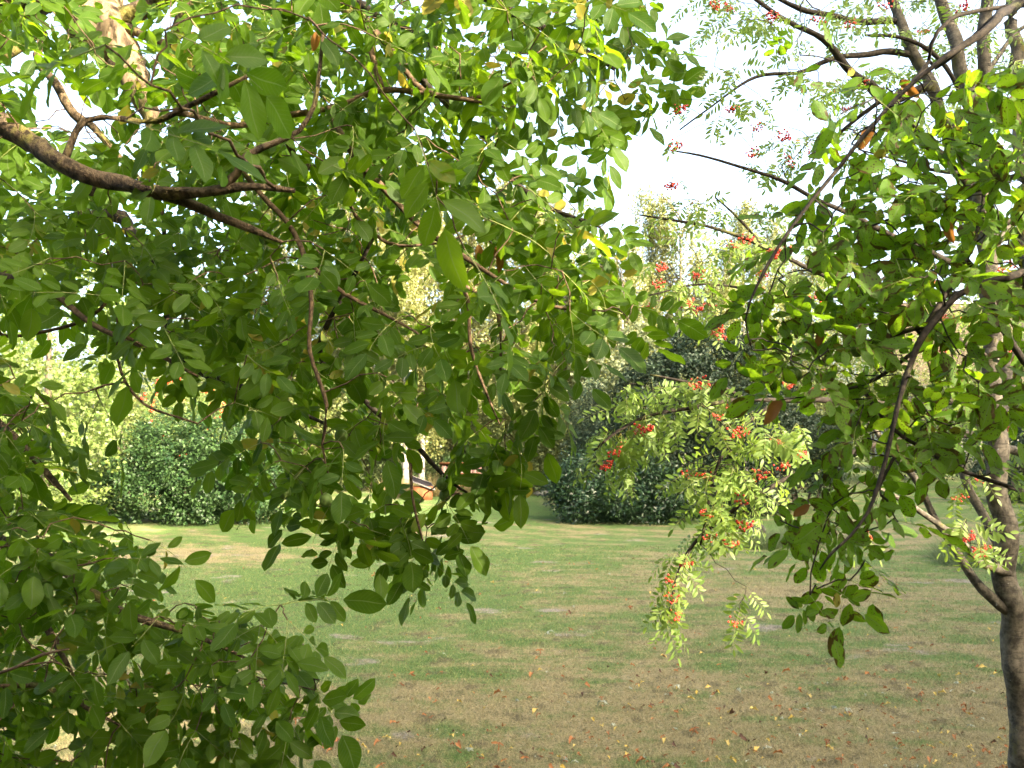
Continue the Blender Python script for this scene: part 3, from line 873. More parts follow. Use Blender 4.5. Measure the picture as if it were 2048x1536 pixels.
# the house from whose upper terrace the view is taken: it stands behind the camera and keeps half the sky off the near trees
M['brick'] = mat_plain('old brown brick wall', (0.16, 0.10, 0.07), 0.9, 14, 0.3)
home = thing('house', (-4.0, -1.3, 0), 'brown brick house behind the viewpoint, out of view', 'house')
b = Bag(); box(b, (-2, -4, 3.1), (20.6, 8, 6.6)); b.build('wall', M['brick'], home)
b = Bag()
Vr = np.array([[-12.8, 0.4, 6.3], [8.6, 0.4, 6.3], [8.6, -4, 10.2], [-12.8, -4, 10.2], [-12.8, -8.4, 6.3], [8.6, -8.4, 6.3]])
b.add(np.vstack([Vr, Vr - [0, 0, .25]]), [[0, 1, 2, 3], [3, 2, 5, 4], [7, 6, 9, 8], [8, 9, 10, 11], [0, 6, 7, 1], [4, 5, 11, 10]], [[0, 3, 4], [1, 5, 2]])
b.build('roof', M['roof_tile'], home, smooth=False)

# unseen hedge added at the right, shaped to throw the lawn's afternoon shade
pu = np.array([math.cos(SUN_AZ), math.sin(SUN_AZ)])
su = np.array([math.sin(SUN_AZ), -math.cos(SUN_AZ)])
hv0 = 20.0
uu = np.concatenate([np.arange(-14, 3.2, 0.33), np.arange(3.2, 6.8, 0.1), np.linspace(6.9, 75, 130)])
TE = math.tan(SUN_EL)
H0 = (hv0 + 25.6) * TE
def hedge_h(u):
    """height set by where shade should fall: tall along the lawn, lower and ragged nearby"""
    if u > 6.2: return 2.5 * max(0, min(1, (u - 27.6) * 1.6, (34.2 - u) * 1.2)) + H0 * (0.97 + 0.03 * math.sin(u * 0.5)) * min(1, 0.85 + (u - 6.2) * 0.3)
    if u > 2.5: return (hv0 + 2.0) * TE + (1.6 if u < 4.7 else 2.9) + 0.2 * math.sin(u * 9)
    return (hv0 + 4.5) * TE + 3.1 + 0.6 * math.sin(u * 5.1) + 0.5 * math.sin(u * 11.3 + 1)
rng = np.random.default_rng(9)
prof = np.array([(-1.5, 0.0), (-1.7, 0.3), (-1.6, 0.8), (-0.9, 0.97), (0, 1.0), (0.9, 0.97), (1.6, 0.8), (1.7, 0.3), (1.5, 0.0)])
V = []
for u in uu:
    hh = hedge_h(u) + 0.12 * rng.normal()
    for (o_, z) in prof:
        q = pu * u + su * (hv0 + o_ + rng.normal() * 0.12)
        V.append([q[0], q[1], z * hh - 0.2 + rng.normal() * 0.08])
k = len(prof)
Q = [[i * k + j, i * k + j + 1, (i + 1) * k + j + 1, (i + 1) * k + j] for i in range(len(uu) - 1) for j in range(k - 1)]
b = Bag(); b.add(V, Q); b.add([V[i] for i in range(k)] + [[*(pu * -14 + su * hv0), H0 * .3]], None, [[i + 1, i, k] for i in range(k - 1)])
o = b.build('shade_hedge', M['wood_leaf']); tag(o, 'unseen tall hedge added to shade the lawn, its height shaped to the shadow', 'hedge')
# unseen pine added to shade the upper branches; sun passes under its crown
pq = pu * 5.5 + su * 20.0
pine = thing('shade_pine', (pq[0], pq[1], 0), 'unseen tall pine added beside the hedge, its high crown shading the upper branches', 'tree')
trunk_part(pine, [[0, 0, -.2, .22], [0.1, 0, 7, .17], [0, 0, 17, .08]], M['brown_bark'], 10)
bp = Bag()
for k, (du, dz, r, rz) in enumerate(((0, 17.6, 2.6, 3.9), (-1.7, 15.9, 1.2, 2.1), (1.6, 15.8, 1.3, 2.0), (-.3, 15.4, 1.7, 1.9), (-1.6, 18.0, 1.3, 2.4), (1.8, 18.2, 1.4, 2.6))):
    blob(bp, (pu[0] * du, pu[1] * du, dz), (r, r, rz), 3, noise=0.08, seed=k)
bp.build('crown', M['wood_leaf'], pine)

# ------------------------------------------------------------------ leaves of the near trees
def leaflet(L, W, rng, nu=4, nv=7, power=0.85, fold=0.18, curl=0.12, wave=0.05, pet=0.0):
    """one leaflet along +Y, face to +Z"""
    v = np.linspace(0, 1, nv + 1); u = np.linspace(-1, 1, nu + 1)
    w = np.sin(np.pi * np.clip(v, 0, 1) ** power) ** 0.62
    w[0] = 0.03; w[-1] = 0.02
    vv, uu = np.meshgrid(v, u, indexing='ij')
    x = uu * w[:, None] * W / 2
    x = x * (1 + rng.normal() * 0.03) + wave * W * np.sin(vv * 9 + rng.uniform(0, 6)) * 0.4
    bend = rng.normal() * 0.05
    x = x + bend * L * vv ** 2
    z = fold * np.abs(x) * rng.uniform(0.3, 1.4) - curl * L * (vv ** 2) * rng.uniform(0.2, 1.8) + wave * W * np.sin(vv * 11 + uu * 2 + rng.uniform(0, 6)) * np.abs(uu)
    y = vv * L + pet
    V = np.stack([x, y, z], -1).reshape(-1, 3)
    i = np.arange(nv)[:, None] * (nu + 1); j = np.arange(nu)[None]
    Q = np.stack([i + j, i + j + 1, i + j + nu + 2, i + j + nu + 1], -1).reshape(-1, 4)
    uv = np.stack([uu * .5 + .5, vv], -1).reshape(-1, 2)
    return V, Q, uv


def compound(rng, pairs, length, bare, leafL, leafW, grow, spread, nu, nv, droop, tube_r, jit=0.2, power=0.85, fold=0.18, curl=0.12, term=1.15):
    """a pinnate leaf: stalk along +Y, face to +Z"""
    b = Bag()
    s = np.linspace(0, 1, 8)
    side = rng.normal() * 0.12
    path = np.stack([side * length * s ** 2, length * s * (1 - 0.10 * s), -droop * length * s ** 2, tube_r * (1 - 0.6 * s)], 1)
    tube(b, path, 4, m=1, rnd=0.5, cap=False)
    def at(t):
        return np.array([np.interp(t, s, path[:, k]) for k in range(3)])
    tilt0 = rng.random()
    for i in range(pairs + 1):
        t = bare + (1 - bare) * (i / pairs)
        p = at(min(t, 1)); tang = unit(at(min(1, t + 0.02)) - at(t - 0.02))
        for sgn in ((-1, 1) if i < pairs else (0,)):
            f = grow + (1 - grow) * (i / pairs) if grow <= 1 else 1 - (grow - 1) * abs(i / pairs - .5)
            L = leafL * f * rng.uniform(0.74, 1.15) * (term if sgn == 0 else 1)
            V, Q, uv = leaflet(L, leafW * L / leafL * rng.uniform(0.9, 1.1), rng, nu, nv, power, fold, curl, pet=0.012 * L / 0.1)
            a = -sgn * (spread + rng.normal() * jit) + (rng.normal() * 0.15 if sgn == 0 else 0)
            R = rotz(a) @ rotx(rng.normal() * jit - 0.05) @ roty(rng.normal() * jit * 1.5 - sgn * 0.12)
            Rt = np.stack([unit(np.cross(tang, [0, 0, 1.0])), tang, unit(np.cross(np.cross(tang, [0, 0, 1.0]), tang))], 1)
            V = V @ R.T @ Rt.T + p + tang * (sgn * 0.006 * rng.random())
            rn = np.clip(0.6 * tilt0 + 0.4 * rng.random(), 0, 1)
            b.add(V, Q, uv=uv, rnd=rn)
    return b


def variants(n, seed, fn):
    rng = np.random.default_rng(seed)
    return [fn(rng) for _ in range(n)]


WAL = variants(16, 200, lambda r: compound(r, int(r.integers(2, 4)) + (r.random() < 0.35), r.uniform(0.21, 0.29), r.uniform(0.28, 0.40), r.uniform(0.112, 0.138), r.uniform(0.056, 0.070), 0.68, 1.02, 4, 7, r.uniform(0.05, 0.35), 0.0017, 0.22, 1.02, 0.20, 0.10))
ROW = variants(12, 300, lambda r: compound(r, int(r.integers(5, 8)), r.uniform(0.13, 0.18), r.uniform(0.2, 0.28), r.uniform(0.042, 0.052), r.uniform(0.0135, 0.0165), 1.25, 1.05, 2, 4, r.uniform(0.05, 0.4), 0.0010, 0.16, 0.95, 0.25, 0.12, 1.0))
VAR = {'walnut': WAL, 'rowan': ROW}
ARR = {k: [b.arrays() for b in v] for k, v in VAR.items()}
MESHES = {}


def leaf_mesh(kind, i, lm):
    key = (kind, i, lm)
    if key not in MESHES:
        V, Q, T, U, R, mi = ARR[kind][i]
        MESHES[key] = mesh('leaf', V, [Q, T], [M[lm], M['leaf_stalk']], U, R, mi)
    return MESHES[key]


def frame(y, z):
    y = unit(y); z = unit(np.asarray(z) - np.dot(z, y) * y); x = np.cross(y, z)
    return np.stack([x, y, z], 1)


def inside(poly, x, y):
    poly = np.asarray(poly, float); r = np.zeros(len(x), bool)
    x0, y0 = poly[:, 0], poly[:, 1]; x1, y1 = np.roll(x0, -1), np.roll(y0, -1)
    for a, b, c, d in zip(x0, y0, x1, y1):
        if b != d:
            r ^= ((b > y) != (d > y)) & (x < (c - a) * (y - b) / (d - b) + a)
    return r


def scatter(poly, step, d0, d1, rng, prob=1.0, holes=(), off=0.45):
    """twig tips spread through the space seen behind an outline, at many depths"""
    P = np.asarray(poly, float)
    x = np.arange(P[:, 0].min(), P[:, 0].max(), step); y = np.arange(P[:, 1].min(), P[:, 1].max(), step * 0.87)
    X, Y = np.meshgrid(x, y); X = X + (np.arange(len(y)) % 2)[:, None] * step / 2
    X = X.ravel() + rng.normal(size=X.size) * step * 0.28; Y = Y.ravel() + rng.normal(size=Y.size) * step * 0.28
    ok = inside(P, X, Y)
    for h in holes: ok &= ~inside(h, X, Y)
    out_view = (X < -40) | (Y < -40) | (X > 2090)
    ok &= rng.random(len(X)) < np.where(out_view, prob * off, prob)
    d = rng.uniform(d0, d1, len(X))
    return np.array([pix(a, b, c) for a, b, c in zip(X[ok], Y[ok], d[ok])])


class NearTree:
    def __init__(s, name, base, label, cat, mats, seed):
        s.base = np.asarray(base, float)
        s.root = thing(name, base, label, cat)
        s.bark, s.twig = mats
        s.rng = np.random.default_rng(seed)
        s.nodes, s.nr = np.zeros((0, 3)), np.zeros(0)
        s.twigs = Bag()
        s.leaves = []

    def trace(s, pts, name='branch', mat=None, sides=8, rough=0.08, knots=True):
        """rows (px, py, depth, width in photo pixels)"""
        P = np.array([[*pix(a, b, d), 0.5 * w * d / F] for a, b, d, w in pts])
        q = ((s.nodes - P[0, :3]) ** 2).sum(1); j = int(np.argmin(q))
        if 0.06 < math.sqrt(q[j]) < 1.3:
            P = np.vstack([[*s.nodes[j], min(P[0, 3] * 1.1, s.nr[j])], P])
        return s.solid(P, name, mat, sides, rough)

    def solid(s, P, name='branch', mat=None, sides=8, rough=0.08):
        Q = smooth_path(P, 0.045)
        q = Q.copy()
        t = np.arange(len(Q))
        amp = np.minimum(Q[:, 3] * 0.35, 0.012)[:, None]
        q[:, :3] += amp * np.stack([np.sin(t * 0.7 + s.rng.uniform(0, 6)), np.sin(t * 0.9 + s.rng.uniform(0, 6)), np.sin(t * 0.8 + s.rng.uniform(0, 6))], 1)
        b = Bag(); tube(b, q, sides, rough=rough)
        o = b.build(name, mat or s.bark, s.root, origin=s.base)
        s.nodes = np.vstack([s.nodes, q[:, :3]]); s.nr = np.concatenate([s.nr, q[:, 3]])
        return o

    def grow(s, tips, per_tip, kind, r_tip=0.0022, taper=0.005, towards=0.35, droop=(0.1, 0.9), size=(0.64, 0.92), sag=0.12, facing=0.55, maxlen=9.0, along=True):
        rng = s.rng
        tips = np.asarray(tips)
        dist = np.array([((s.nodes - p) ** 2).sum(1).min() for p in tips])
        for i in np.argsort(dist):
            p = tips[i]
            dd = np.sqrt(((s.nodes - p) ** 2).sum(1)) + np.maximum(0, s.nodes[:, 2] * 0)
            j = int(np.argmin(dd)); a = s.nodes[j]; L = dd[j]
            if L > maxlen: continue
            n = max(3, int(L / 0.05))
            t = np.linspace(0, 1, n + 1)[:, None]
            ctrl = 0.5 * (a + p) + np.array([0, 0, sag * L]) + rng.normal(size=3) * 0.10 * L
            C = (1 - t) ** 2 * a + 2 * t * (1 - t) * ctrl + t ** 2 * p
            C[1:-1] += rng.normal(size=(n - 1, 3)) * 0.006
            r = np.minimum(r_tip + taper * L * (1 - t[:, 0]), max(s.nr[j] * 0.9, r_tip))
            tube(s.twigs, np.column_stack([C, r]), 5, cap=False)
            s.nodes = np.vstack([s.nodes, C[1:]]); s.nr = np.concatenate([s.nr, r[1:]])
            td = unit(C[-1] - C[-2])
            m = per_tip if isinstance(per_tip, int) else int(rng.integers(*per_tip))
            a0 = rng.uniform(0, 6.28)
            for k in range(m):
                if along and k >= 2 and n > 4:
                    q = C[-1 - int(rng.integers(1, min(n, 5)))]
                else:
                    q = C[-1]
                az = a0 + k * 2.399 + rng.normal() * 0.3
                d = towards * td + 0.75 * np.array([math.cos(az), math.sin(az), 0]) + np.array([0, 0, -rng.uniform(*droop)])
                s.put(kind, q, d, rng.uniform(*size), facing)
        return s

    def put(s, kind, q, d, size, facing=0.55):
        rng = s.rng
        tocam = unit(EYE - q)
        nrm = np.array([0, 0, 0.75]) + facing * tocam + rng.normal(size=3) * 0.42
        s.leaves.append((kind, int(rng.integers(len(VAR[kind]))), np.array(q), frame(d, nrm), size))

    def finish(s, leaf_mat, limit=300, name='leaf'):
        P = np.array([l[2] + l[3][:, 1] * 0.12 for l in s.leaves])
        x, y, d = to_pix(P)
        # hidden ones last: count how many nearer leaves overlap the same spot
        seen = (x > -30) & (x < 2078) & (y > -30) & (y < 1566) & (d > 0.3)
        cover = np.array([np.sum((np.abs(x - a) < 55) & (np.abs(y - b) < 55) & (d < c - 0.05)) for a, b, c in zip(x, y, d)])
        score = np.where(seen, np.array([l[4] for l in s.leaves]) / d / (1 + 0.35 * cover), -1)
        order = np.argsort(-score)
        n_part = int(min(limit, (score > 0).sum()))
        for i in order[:n_part]:
            k, v, q, R, sz = s.leaves[i]
            o = bpy.data.objects.new(name, leaf_mesh(k, v, leaf_mat))
            mt = Matrix.Identity(4)
            for r in range(3):
                for c in range(3):
                    mt[r][c] = float(R[r, c] * sz)
                mt[r][3] = float(q[r] - s.base[r])
            o.matrix_basis = mt
            link(o, s.root)
        VV, QQ, TT, UU, RR, MQ, n = [], [], [], [], [], [], 0
        for i in order[n_part:]:
            k, v, q, R, sz = s.leaves[i]
            V, Q, T, U, Rn, mi = ARR[k][v]
            VV.append((V * sz) @ R.T + q - s.base); QQ.append(Q + n); UU.append(U)
            RR.append((Rn + s.rng.normal() * 0.12)); MQ.append(mi); n += len(V)
        if VV:
            me = mesh('foliage', np.vstack(VV), np.vstack(QQ), [M[leaf_mat], M['leaf_stalk']], np.vstack(UU), np.concatenate(RR), np.concatenate(MQ))
            link(bpy.data.objects.new('foliage', me), s.root)['kind'] = 'stuff'
        o = s.twigs.build('twigs', s.twig, s.root, origin=s.base)
        o['kind'] = 'stuff'
        print(s.root.name, 'leaves', len(s.leaves), 'parts', n_part)


def fruit(tree, name, mat, px, py, d, r, dangle=0.04):
    """a walnut in its husk, hung on a short stalk from the nearest twig"""
    p = pix(px, py, d)
    j = int(np.argmin(((tree.nodes - p - np.array([0, 0, dangle])) ** 2).sum(1)))
    a = tree.nodes[j]
    p = p if np.linalg.norm(a - p) < 0.22 else a + unit(p - a) * 0.1
    b = Bag()
    blob(b, (0, 0, 0), (r, r, r * 1.12), 3, noise=0.02, seed=int(px))
    tube(b, np.array([[0, 0, r * 1.05, 0.003], [*((a - p) * 0.5 + np.array([0, 0, 0.012])), 0.003], [*(a - p), 0.003]]), 5, m=1)
    o = b.build(name, [mat, M['leaf_stalk']], tree.root)
    o.location = p - tree.base
    return o

# ---------------------------------------------------------------- walnut that fills the left of the view
wal = NearTree('walnut_tree', (-4.3, 5.0, 0.0), 'big walnut tree with plain green leaves filling the left half of the view', 'tree', (M['walnut_bark'], M['walnut_twig']), 41)
LT = wal.base
wal.solid([[*(LT + [0, 0, -.2]), .30], [*(LT + [0.05, 0, 1.5]), .25], [*(LT + [0.1, -.1, 3.0]), .23], [*(LT + [0.25, -0.1, 4.4]), .21], [*(LT + [0.5, 0, 6.2]), .17], [*(LT + [0.8, 0.2, 8.0]), .08]], 'trunk', M['walnut_trunk_bark'], 14, 0.05)
def left(px, py, d, w):
    q = pix(px, py, d); return [*q, 0.5 * w * d / F]
def near(P): return [(a, b, d * 0.93, w * 0.8) for a, b, d, w in P]
TB = M['walnut_trunk_bark']
# big lichened limb at the top left corner and its pale offshoots
wal.solid([[*(LT + [0.25, -0.1, 4.6]), .17], left(60, -60, 4.8, 150), left(190, 40, 4.5, 112), left(250, 130, 4.4, 74), left(290, 200, 4.3, 44), left(305, 270, 4.25, 24), left(315, 330, 4.2, 10)], 'limb', TB, 14, 0.09)
wal.trace([(200, 60, 4.5, 50), (270, 20, 4.45, 40), (340, -5, 4.4, 32), (440, -60, 4.4, 24), (560, -160, 4.4, 14)])
wal.trace([(225, 45, 4.45, 24), (300, 76, 4.35, 18), (345, 85, 4.3, 22), (368, 40, 4.3, 30), (385, -20, 4.3, 26), (400, -120, 4.3, 18)])
# near limb from the left edge
wal.solid([[*(LT + [0.1, -.1, 3.2]), .12], left(-300, 170, 3.7, 39.1), left(-60, 215, 3.1, 37.4), left(20, 258, 2.95, 37.4), left(110, 318, 2.85, 35.7), left(220, 362, 2.78, 32.3), left(300, 384, 2.74, 27.2), left(400, 380, 2.72, 21.2), left(480, 374, 2.7, 17.0), left(590, 382, 2.68, 8.5)], 'limb', None, 12, 0.13)
wal.trace([(305, 388, 2.74, 24), (360, 405, 2.76, 22), (430, 430, 2.78, 19), (500, 455, 2.8, 15), (565, 485, 2.82, 8)])
wal.trace([(452, 374, 2.7, 20), (475, 345, 2.7, 18), (490, 310, 2.7, 16), (550, 285, 2.7, 13), (600, 262, 2.7, 11), (630, 210, 2.7, 10), (636, 160, 2.7, 9), (645, 70, 2.7, 6)])
wal.trace([(130, 330, 2.84, 16), (170, 240, 2.9, 14), (240, 235, 2.9, 13), (310, 245, 2.9, 13), (400, 200, 2.85, 11), (500, 150, 2.8, 7)])
wal.solid([[*(LT + [0.2, -.1, 4.0]), .06], left(40, 90, 4.6, 18), left(80, 130, 4.5, 17), left(150, 225, 4.4, 19), left(165, 240, 4.4, 17), left(230, 300, 4.3, 12), left(330, 430, 4.2, 8)], 'branch')
# long tan twigs that arch across
wal.solid([[*(LT + [0.1, -.2, 2.9]), .05], left(-150, 520, 3.6, 15), left(0, 552, 3.3, 14), left(95, 578, 3.2, 13), left(180, 645, 3.1, 12), left(300, 700, 3.0, 10), left(395, 752, 2.95, 6)], 'branch', M['walnut_twig'])
wal.trace(near([(236, 672, 3.05, 9), (240, 740, 3.05, 8), (290, 808, 3.0, 7), (395, 848, 2.95, 5)]), mat=M['walnut_twig'])
wal.trace(near([(0, 668, 3.6, 9), (120, 655, 3.6, 9), (200, 620, 3.5, 9), (226, 570, 3.5, 8), (215, 500, 3.5, 6)]), mat=M['walnut_twig'])
wal.trace(near([(470, 250, 3.5, 16), (560, 235, 3.5, 16), (660, 215, 3.5, 17), (760, 182, 3.5, 15), (880, 190, 3.5, 12), (960, 195, 3.5, 10), (1050, 150, 3.5, 6)]), mat=M['walnut_twig'])
wal.trace(near([(740, 60, 3.6, 17), (790, 115, 3.55, 16), (850, 180, 3.5, 14), (925, 200, 3.45, 12), (1000, 210, 3.4, 6)]), mat=M['walnut_twig'])
wal.trace([(600, 330, 3.4, 14), (700, 330, 3.4, 14), (760, 326, 3.35, 12), (830, 312, 3.3, 8)])
wal.trace(near([(690, 280, 3.4, 17), (730, 340, 3.4, 17), (820, 430, 3.35, 16), (905, 500, 3.3, 13), (1000, 560, 3.25, 10), (1100, 612, 3.2, 9), (1210, 622, 3.2, 5)]), mat=M['walnut_twig'])
wal.trace(near([(700, 410, 3.5, 10), (750, 470, 3.5, 10), (800, 492, 3.5, 9), (880, 485, 3.5, 6)]), mat=M['walnut_twig'])
wal.trace([(930, 240, 3.9, 15), (985, 290, 3.8, 13), (1025, 360, 3.7, 12), (1100, 415, 3.6, 11), (1165, 440, 3.55, 9), (1200, 455, 3.5, 5)], mat=M['dark_twig'])
wal.trace([(780, -60, 4.2, 26), (980, 0, 4.1, 20), (1050, 42, 4.0, 17), (1140, 82, 4.0, 13), (1230, 140, 3.9, 7)], mat=M['dark_twig'])
wal.trace([(560, -80, 4.6, 26), (700, 0, 4.5, 18), (860, 90, 4.4, 15), (920, 150, 4.3, 9)], mat=M['dark_twig'])
wal.trace(near([(520, 385, 3.3, 13), (575, 445, 3.25, 13), (608, 515, 3.2, 14), (624, 610, 3.15, 12), (620, 700, 3.1, 11), (652, 810, 3.05, 10), (645, 890, 3.05, 7), (662, 965, 3.05, 4)]), mat=M['walnut_twig'])
wal.trace(near([(612, 518, 3.25, 12), (690, 590, 3.2, 11), (760, 625, 3.2, 9), (835, 665, 3.2, 6), (845, 690, 3.2, 4)]), mat=M['walnut_twig'])
wal.trace(near([(905, 520, 3.4, 12), (935, 600, 3.35, 11), (940, 690, 3.3, 9), (975, 790, 3.3, 7), (1000, 850, 3.3, 4)]), mat=M['walnut_twig'])
wal.trace(near([(985, 600, 3.5, 10), (1000, 670, 3.5, 8), (1000, 740, 3.5, 6)]), mat=M['walnut_twig'])
wal.trace([(640, 700, 3.5, 12), (720, 790, 3.45, 11), (800, 860, 3.4, 11), (860, 925, 3.35, 10), (905, 965, 3.3, 7), (935, 985, 3.3, 4)], mat=M['dark_twig'])
wal.trace(near([(805, 860, 3.4, 7), (818, 900, 3.35, 8), (825, 990, 3.3, 7), (838, 1050, 3.3, 6), (845, 1080, 3.3, 4)]), mat=M['walnut_twig'])
wal.trace([(350, 690, 4.2, 16), (470, 770, 4.1, 15), (540, 800, 4.0, 13), (620, 835, 3.9, 8), (700, 870, 3.8, 5)], mat=M['dark_twig'])
wal.trace([(160, 430, 4.4, 30), (240, 440, 4.3, 26), (330, 545, 4.2, 20), (450, 620, 4.1, 14), (560, 690, 4.0, 8)], mat=M['dark_twig'])
wal.solid([[*(LT + [0.2, 0, 4.9]), .10], left(300, -160, 5.2, 60), left(600, -220, 4.9, 46), left(900, -180, 4.6, 30), left(1150, -90, 4.3, 18), left(1290, 20, 4.2, 9)], 'limb')
wal.solid([[*(LT + [0.2, 0.2, 5.6]), .10], left(250, -330, 6.2, 50), left(600, -60, 6.0, 36), left(800, 110, 5.7, 20), left(900, 240, 5.5, 9)], 'limb')
# low limb at the bottom left
wal.solid([[*(LT + [0.1, -.2, 2.2]), .08], left(-150, 1020, 3.2, 34), left(0, 1085, 3.0, 26), left(90, 1112, 2.9, 22), left(150, 1160, 2.85, 19), left(240, 1220, 2.8, 17), left(330, 1252, 2.75, 14), left(430, 1287, 2.7, 9), left(500, 1320, 2.7, 5)], 'branch')
wal.trace([(40, 1092, 2.95, 18), (90, 1250, 2.9, 15), (135, 1330, 2.85, 9), (160, 1380, 2.85, 5)])
wal.solid([[*(LT + [0.1, -.2, 1.6]), .05], left(-160, 1345, 2.9, 17), left(0, 1368, 2.7, 13), left(90, 1375, 2.65, 12), left(165, 1412, 2.6, 9), left(240, 1450, 2.6, 5)], 'branch')
wal.trace(near([(-60, 1370, 2.6, 9), (35, 1333, 2.5, 8), (85, 1310, 2.5, 8), (138, 1298, 2.5, 4)]), mat=M['walnut_twig'])
wal.solid([[*(LT + [0.15, -.2, 2.5]), .06], left(-150, 780, 3.4, 24), left(0, 850, 3.2, 17), left(80, 930, 3.1, 12), left(140, 1000, 3.0, 7)], 'branch')

PL = [(-250, -350), (1120, -350), (1215, -60), (1230, 60), (1220, 130), (1175, 170), (1120, 180), (1080, 230), (1075, 300), (1110, 370), (1170, 400), (1190, 440), (1140, 480), (1120, 530), (1170, 580), (1200, 620), (1150, 660), (1080, 690), (1010, 740), (980, 800), (950, 840), (880, 850), (760, 850), (770, 960), (720, 1000), (640, 990), (560, 950), (500, 920), (470, 850), (420, 780), (360, 750), (300, 720), (250, 720), (200, 680), (150, 640), (60, 600), (-250, 600)]
holes_sky = [[(40, 100), (110, 110), (240, 180), (270, 260), (200, 270), (110, 230), (30, 190)], [(270, 150), (360, 150), (350, 230), (290, 230)], [(40, 270), (120, 300), (120, 320), (40, 320)]]
holes_low = [[(835, 470), (900, 520), (890, 590), (840, 620), (770, 600)], [(760, 640), (830, 690), (790, 760), (750, 740)]]
rg = np.random.default_rng(61)
limbh = [[(-60, 190), (110, 270), (300, 335), (480, 330), (610, 345), (600, 430), (480, 430), (300, 420), (100, 375), (-60, 290)], [(110, -60), (330, -60), (330, 60), (250, 90), (150, 40)], [(-20, 500), (200, 600), (400, 710), (380, 770), (180, 700), (-20, 610)], [(700, 300), (920, 460), (880, 520), (690, 370)]]
t_front = scatter(PL, 70, 2.75, 3.45, rg, 1.0, holes_sky + holes_low + limbh, 0.5)
t_mid = scatter(PL, 66, 3.4, 4.5, rg, 1.0, holes_sky + holes_low + limbh[1:2], 0.4)
PLb = [(-250, -300), (1050, -300), (1060, 100), (960, 300), (820, 430), (660, 560), (620, 800), (480, 780), (300, 620), (120, 560), (-250, 560)]
t_back = scatter(PLb, 66, 4.4, 6.2, rg, 1.0, holes_sky[:1], 0.3)
wal.grow(t_mid, (2, 4), 'walnut')
wal.grow(t_front, (2, 3), 'walnut')
wal.grow(t_back, (2, 4), 'walnut')
PB = [(-200, 690), (20, 700), (80, 780), (140, 830), (110, 900), (70, 940), (90, 1010), (150, 1060), (250, 1090), (290, 1150), (390, 1210), (500, 1250), (530, 1300), (510, 1350), (570, 1370), (560, 1410), (500, 1420), (420, 1410), (390, 1480), (330, 1500), (250, 1490), (200, 1640), (-200, 1640)]
holes_b = [[(110, 1230), (200, 1230), (190, 1330), (130, 1330)], [(250, 1250), (360, 1260), (350, 1330), (260, 1330)], [(90, 1400), (180, 1440), (170, 1520), (90, 1510)], [(310, 1440), (380, 1440), (380, 1520), (310, 1520)]]
wal.grow(scatter(PB, 62, 2.45, 3.0, rg, 1.0, holes_b, 0.4), (2, 4), 'walnut', size=(0.5, 0.76), droop=(-0.1, 0.7))
wal.grow(scatter(PB, 62, 2.9, 3.8, rg, 1.0, holes_b, 0.4), (2, 4), 'walnut', size=(0.6, 0.85), droop=(-0.1, 0.7))
# sprays that stand clear of the mass
for px, py, d, n in ((830, 1020, 3.3, 3), (850, 1090, 3.3, 4), (770, 1010, 3.35, 3), (920, 985, 3.3, 3), (660, 1010, 3.0, 3), (1255, 640, 3.2, 2), (1265, 610, 3.3, 2), (1010, 870, 3.3, 3), (1040, 900, 3.4, 2), (900, 1040, 3.3, 2),
                     (1265, 90, 3.8, 3), (1290, 140, 3.9, 3), (1240, 20, 3.8, 4), (1270, -20, 3.9, 4), (1200, 80, 3.9, 4), (1230, 160, 3.7, 3), (1290, 60, 4.0, 3), (1180, 230, 3.6, 3), (1250, 200, 3.9, 3), (1290, 190, 3.9, 2), (1150, 290, 3.6, 3), (1100, 420, 3.4, 3), (1230, 440, 3.5, 3), (1180, 560, 3.3, 3), (1220, 560, 3.4, 3), (1130, 720, 3.2, 3), (1090, 770, 3.2, 3), (1070, 800, 3.2, 3), (1030, 880, 3.2, 3), (1000, 930, 3.25, 2), (1110, 690, 3.1, 3), (960, 860, 3.2, 3), (700, 1040, 3.1, 3), (740, 1060, 3.15, 3), (800, 1040, 3.2, 3), (600, 1010, 3.1, 3), (540, 960, 3.1, 3), (860, 1120, 3.3, 3), (890, 1000, 3.2, 3), (630, 1380, 2.75, 3), (580, 1440, 2.7, 3), (560, 1210, 2.75, 3), (450, 1450, 2.7, 3), (500, 1400, 2.7, 3), (1200, 190, 3.8, 2), (1210, 470, 3.5, 3), (1195, 330, 3.6, 2), (520, 1250, 2.7, 3), (575, 1240, 2.7, 2), (640, 1360, 2.7, 2), (480, 1480, 2.6, 2), (230, 1060, 2.7, 2), (300, 1080, 2.7, 2), (200, 800, 2.9, 2)):
    wal.grow([pix(px, py, d)], n, 'walnut', size=(0.7, 0.95))
# big close leaves at the upper left
for px, py, d, dr in ((210, 90, 1.75, (-0.9, 0.3, -0.15)), (330, 60, 1.9, (0.9, 0.2, -0.25)), (620, 40, 2.1, (-0.9, 0.2, -0.1)), (250, 240, 2.0, (0.8, -0.2, -0.3)), (830, 260, 2.2, (0.3, -0.4, -0.8)), (930, 500, 2.4, (0.5, -.3, -.7))):
    q = pix(px, py, d)
    wal.grow([q], 0, 'walnut')
    wal.put('walnut', q, dr, 1.05, 0.8)
HK = M['husk']
for px, py, d in ((1195, 625, 3.2), (938, 522, 3.3), (838, 683, 3.2), (890, 990, 3.3), (884, 968, 3.28), (652, 1000, 3.0), (682, 872, 3.05), (800, 705, 3.25), (1205, 150, 3.9), (706, 720, 3.2), (570, 985, 3.0), (1132, 690, 3.3)):
    fruit(wal, 'walnut', HK, px, py, d, 0.022)
o = fruit(wal, 'walnut', M['husk_yellow'], 190, 1422, 2.6, 0.017); o['label'] = 'yellow walnut'
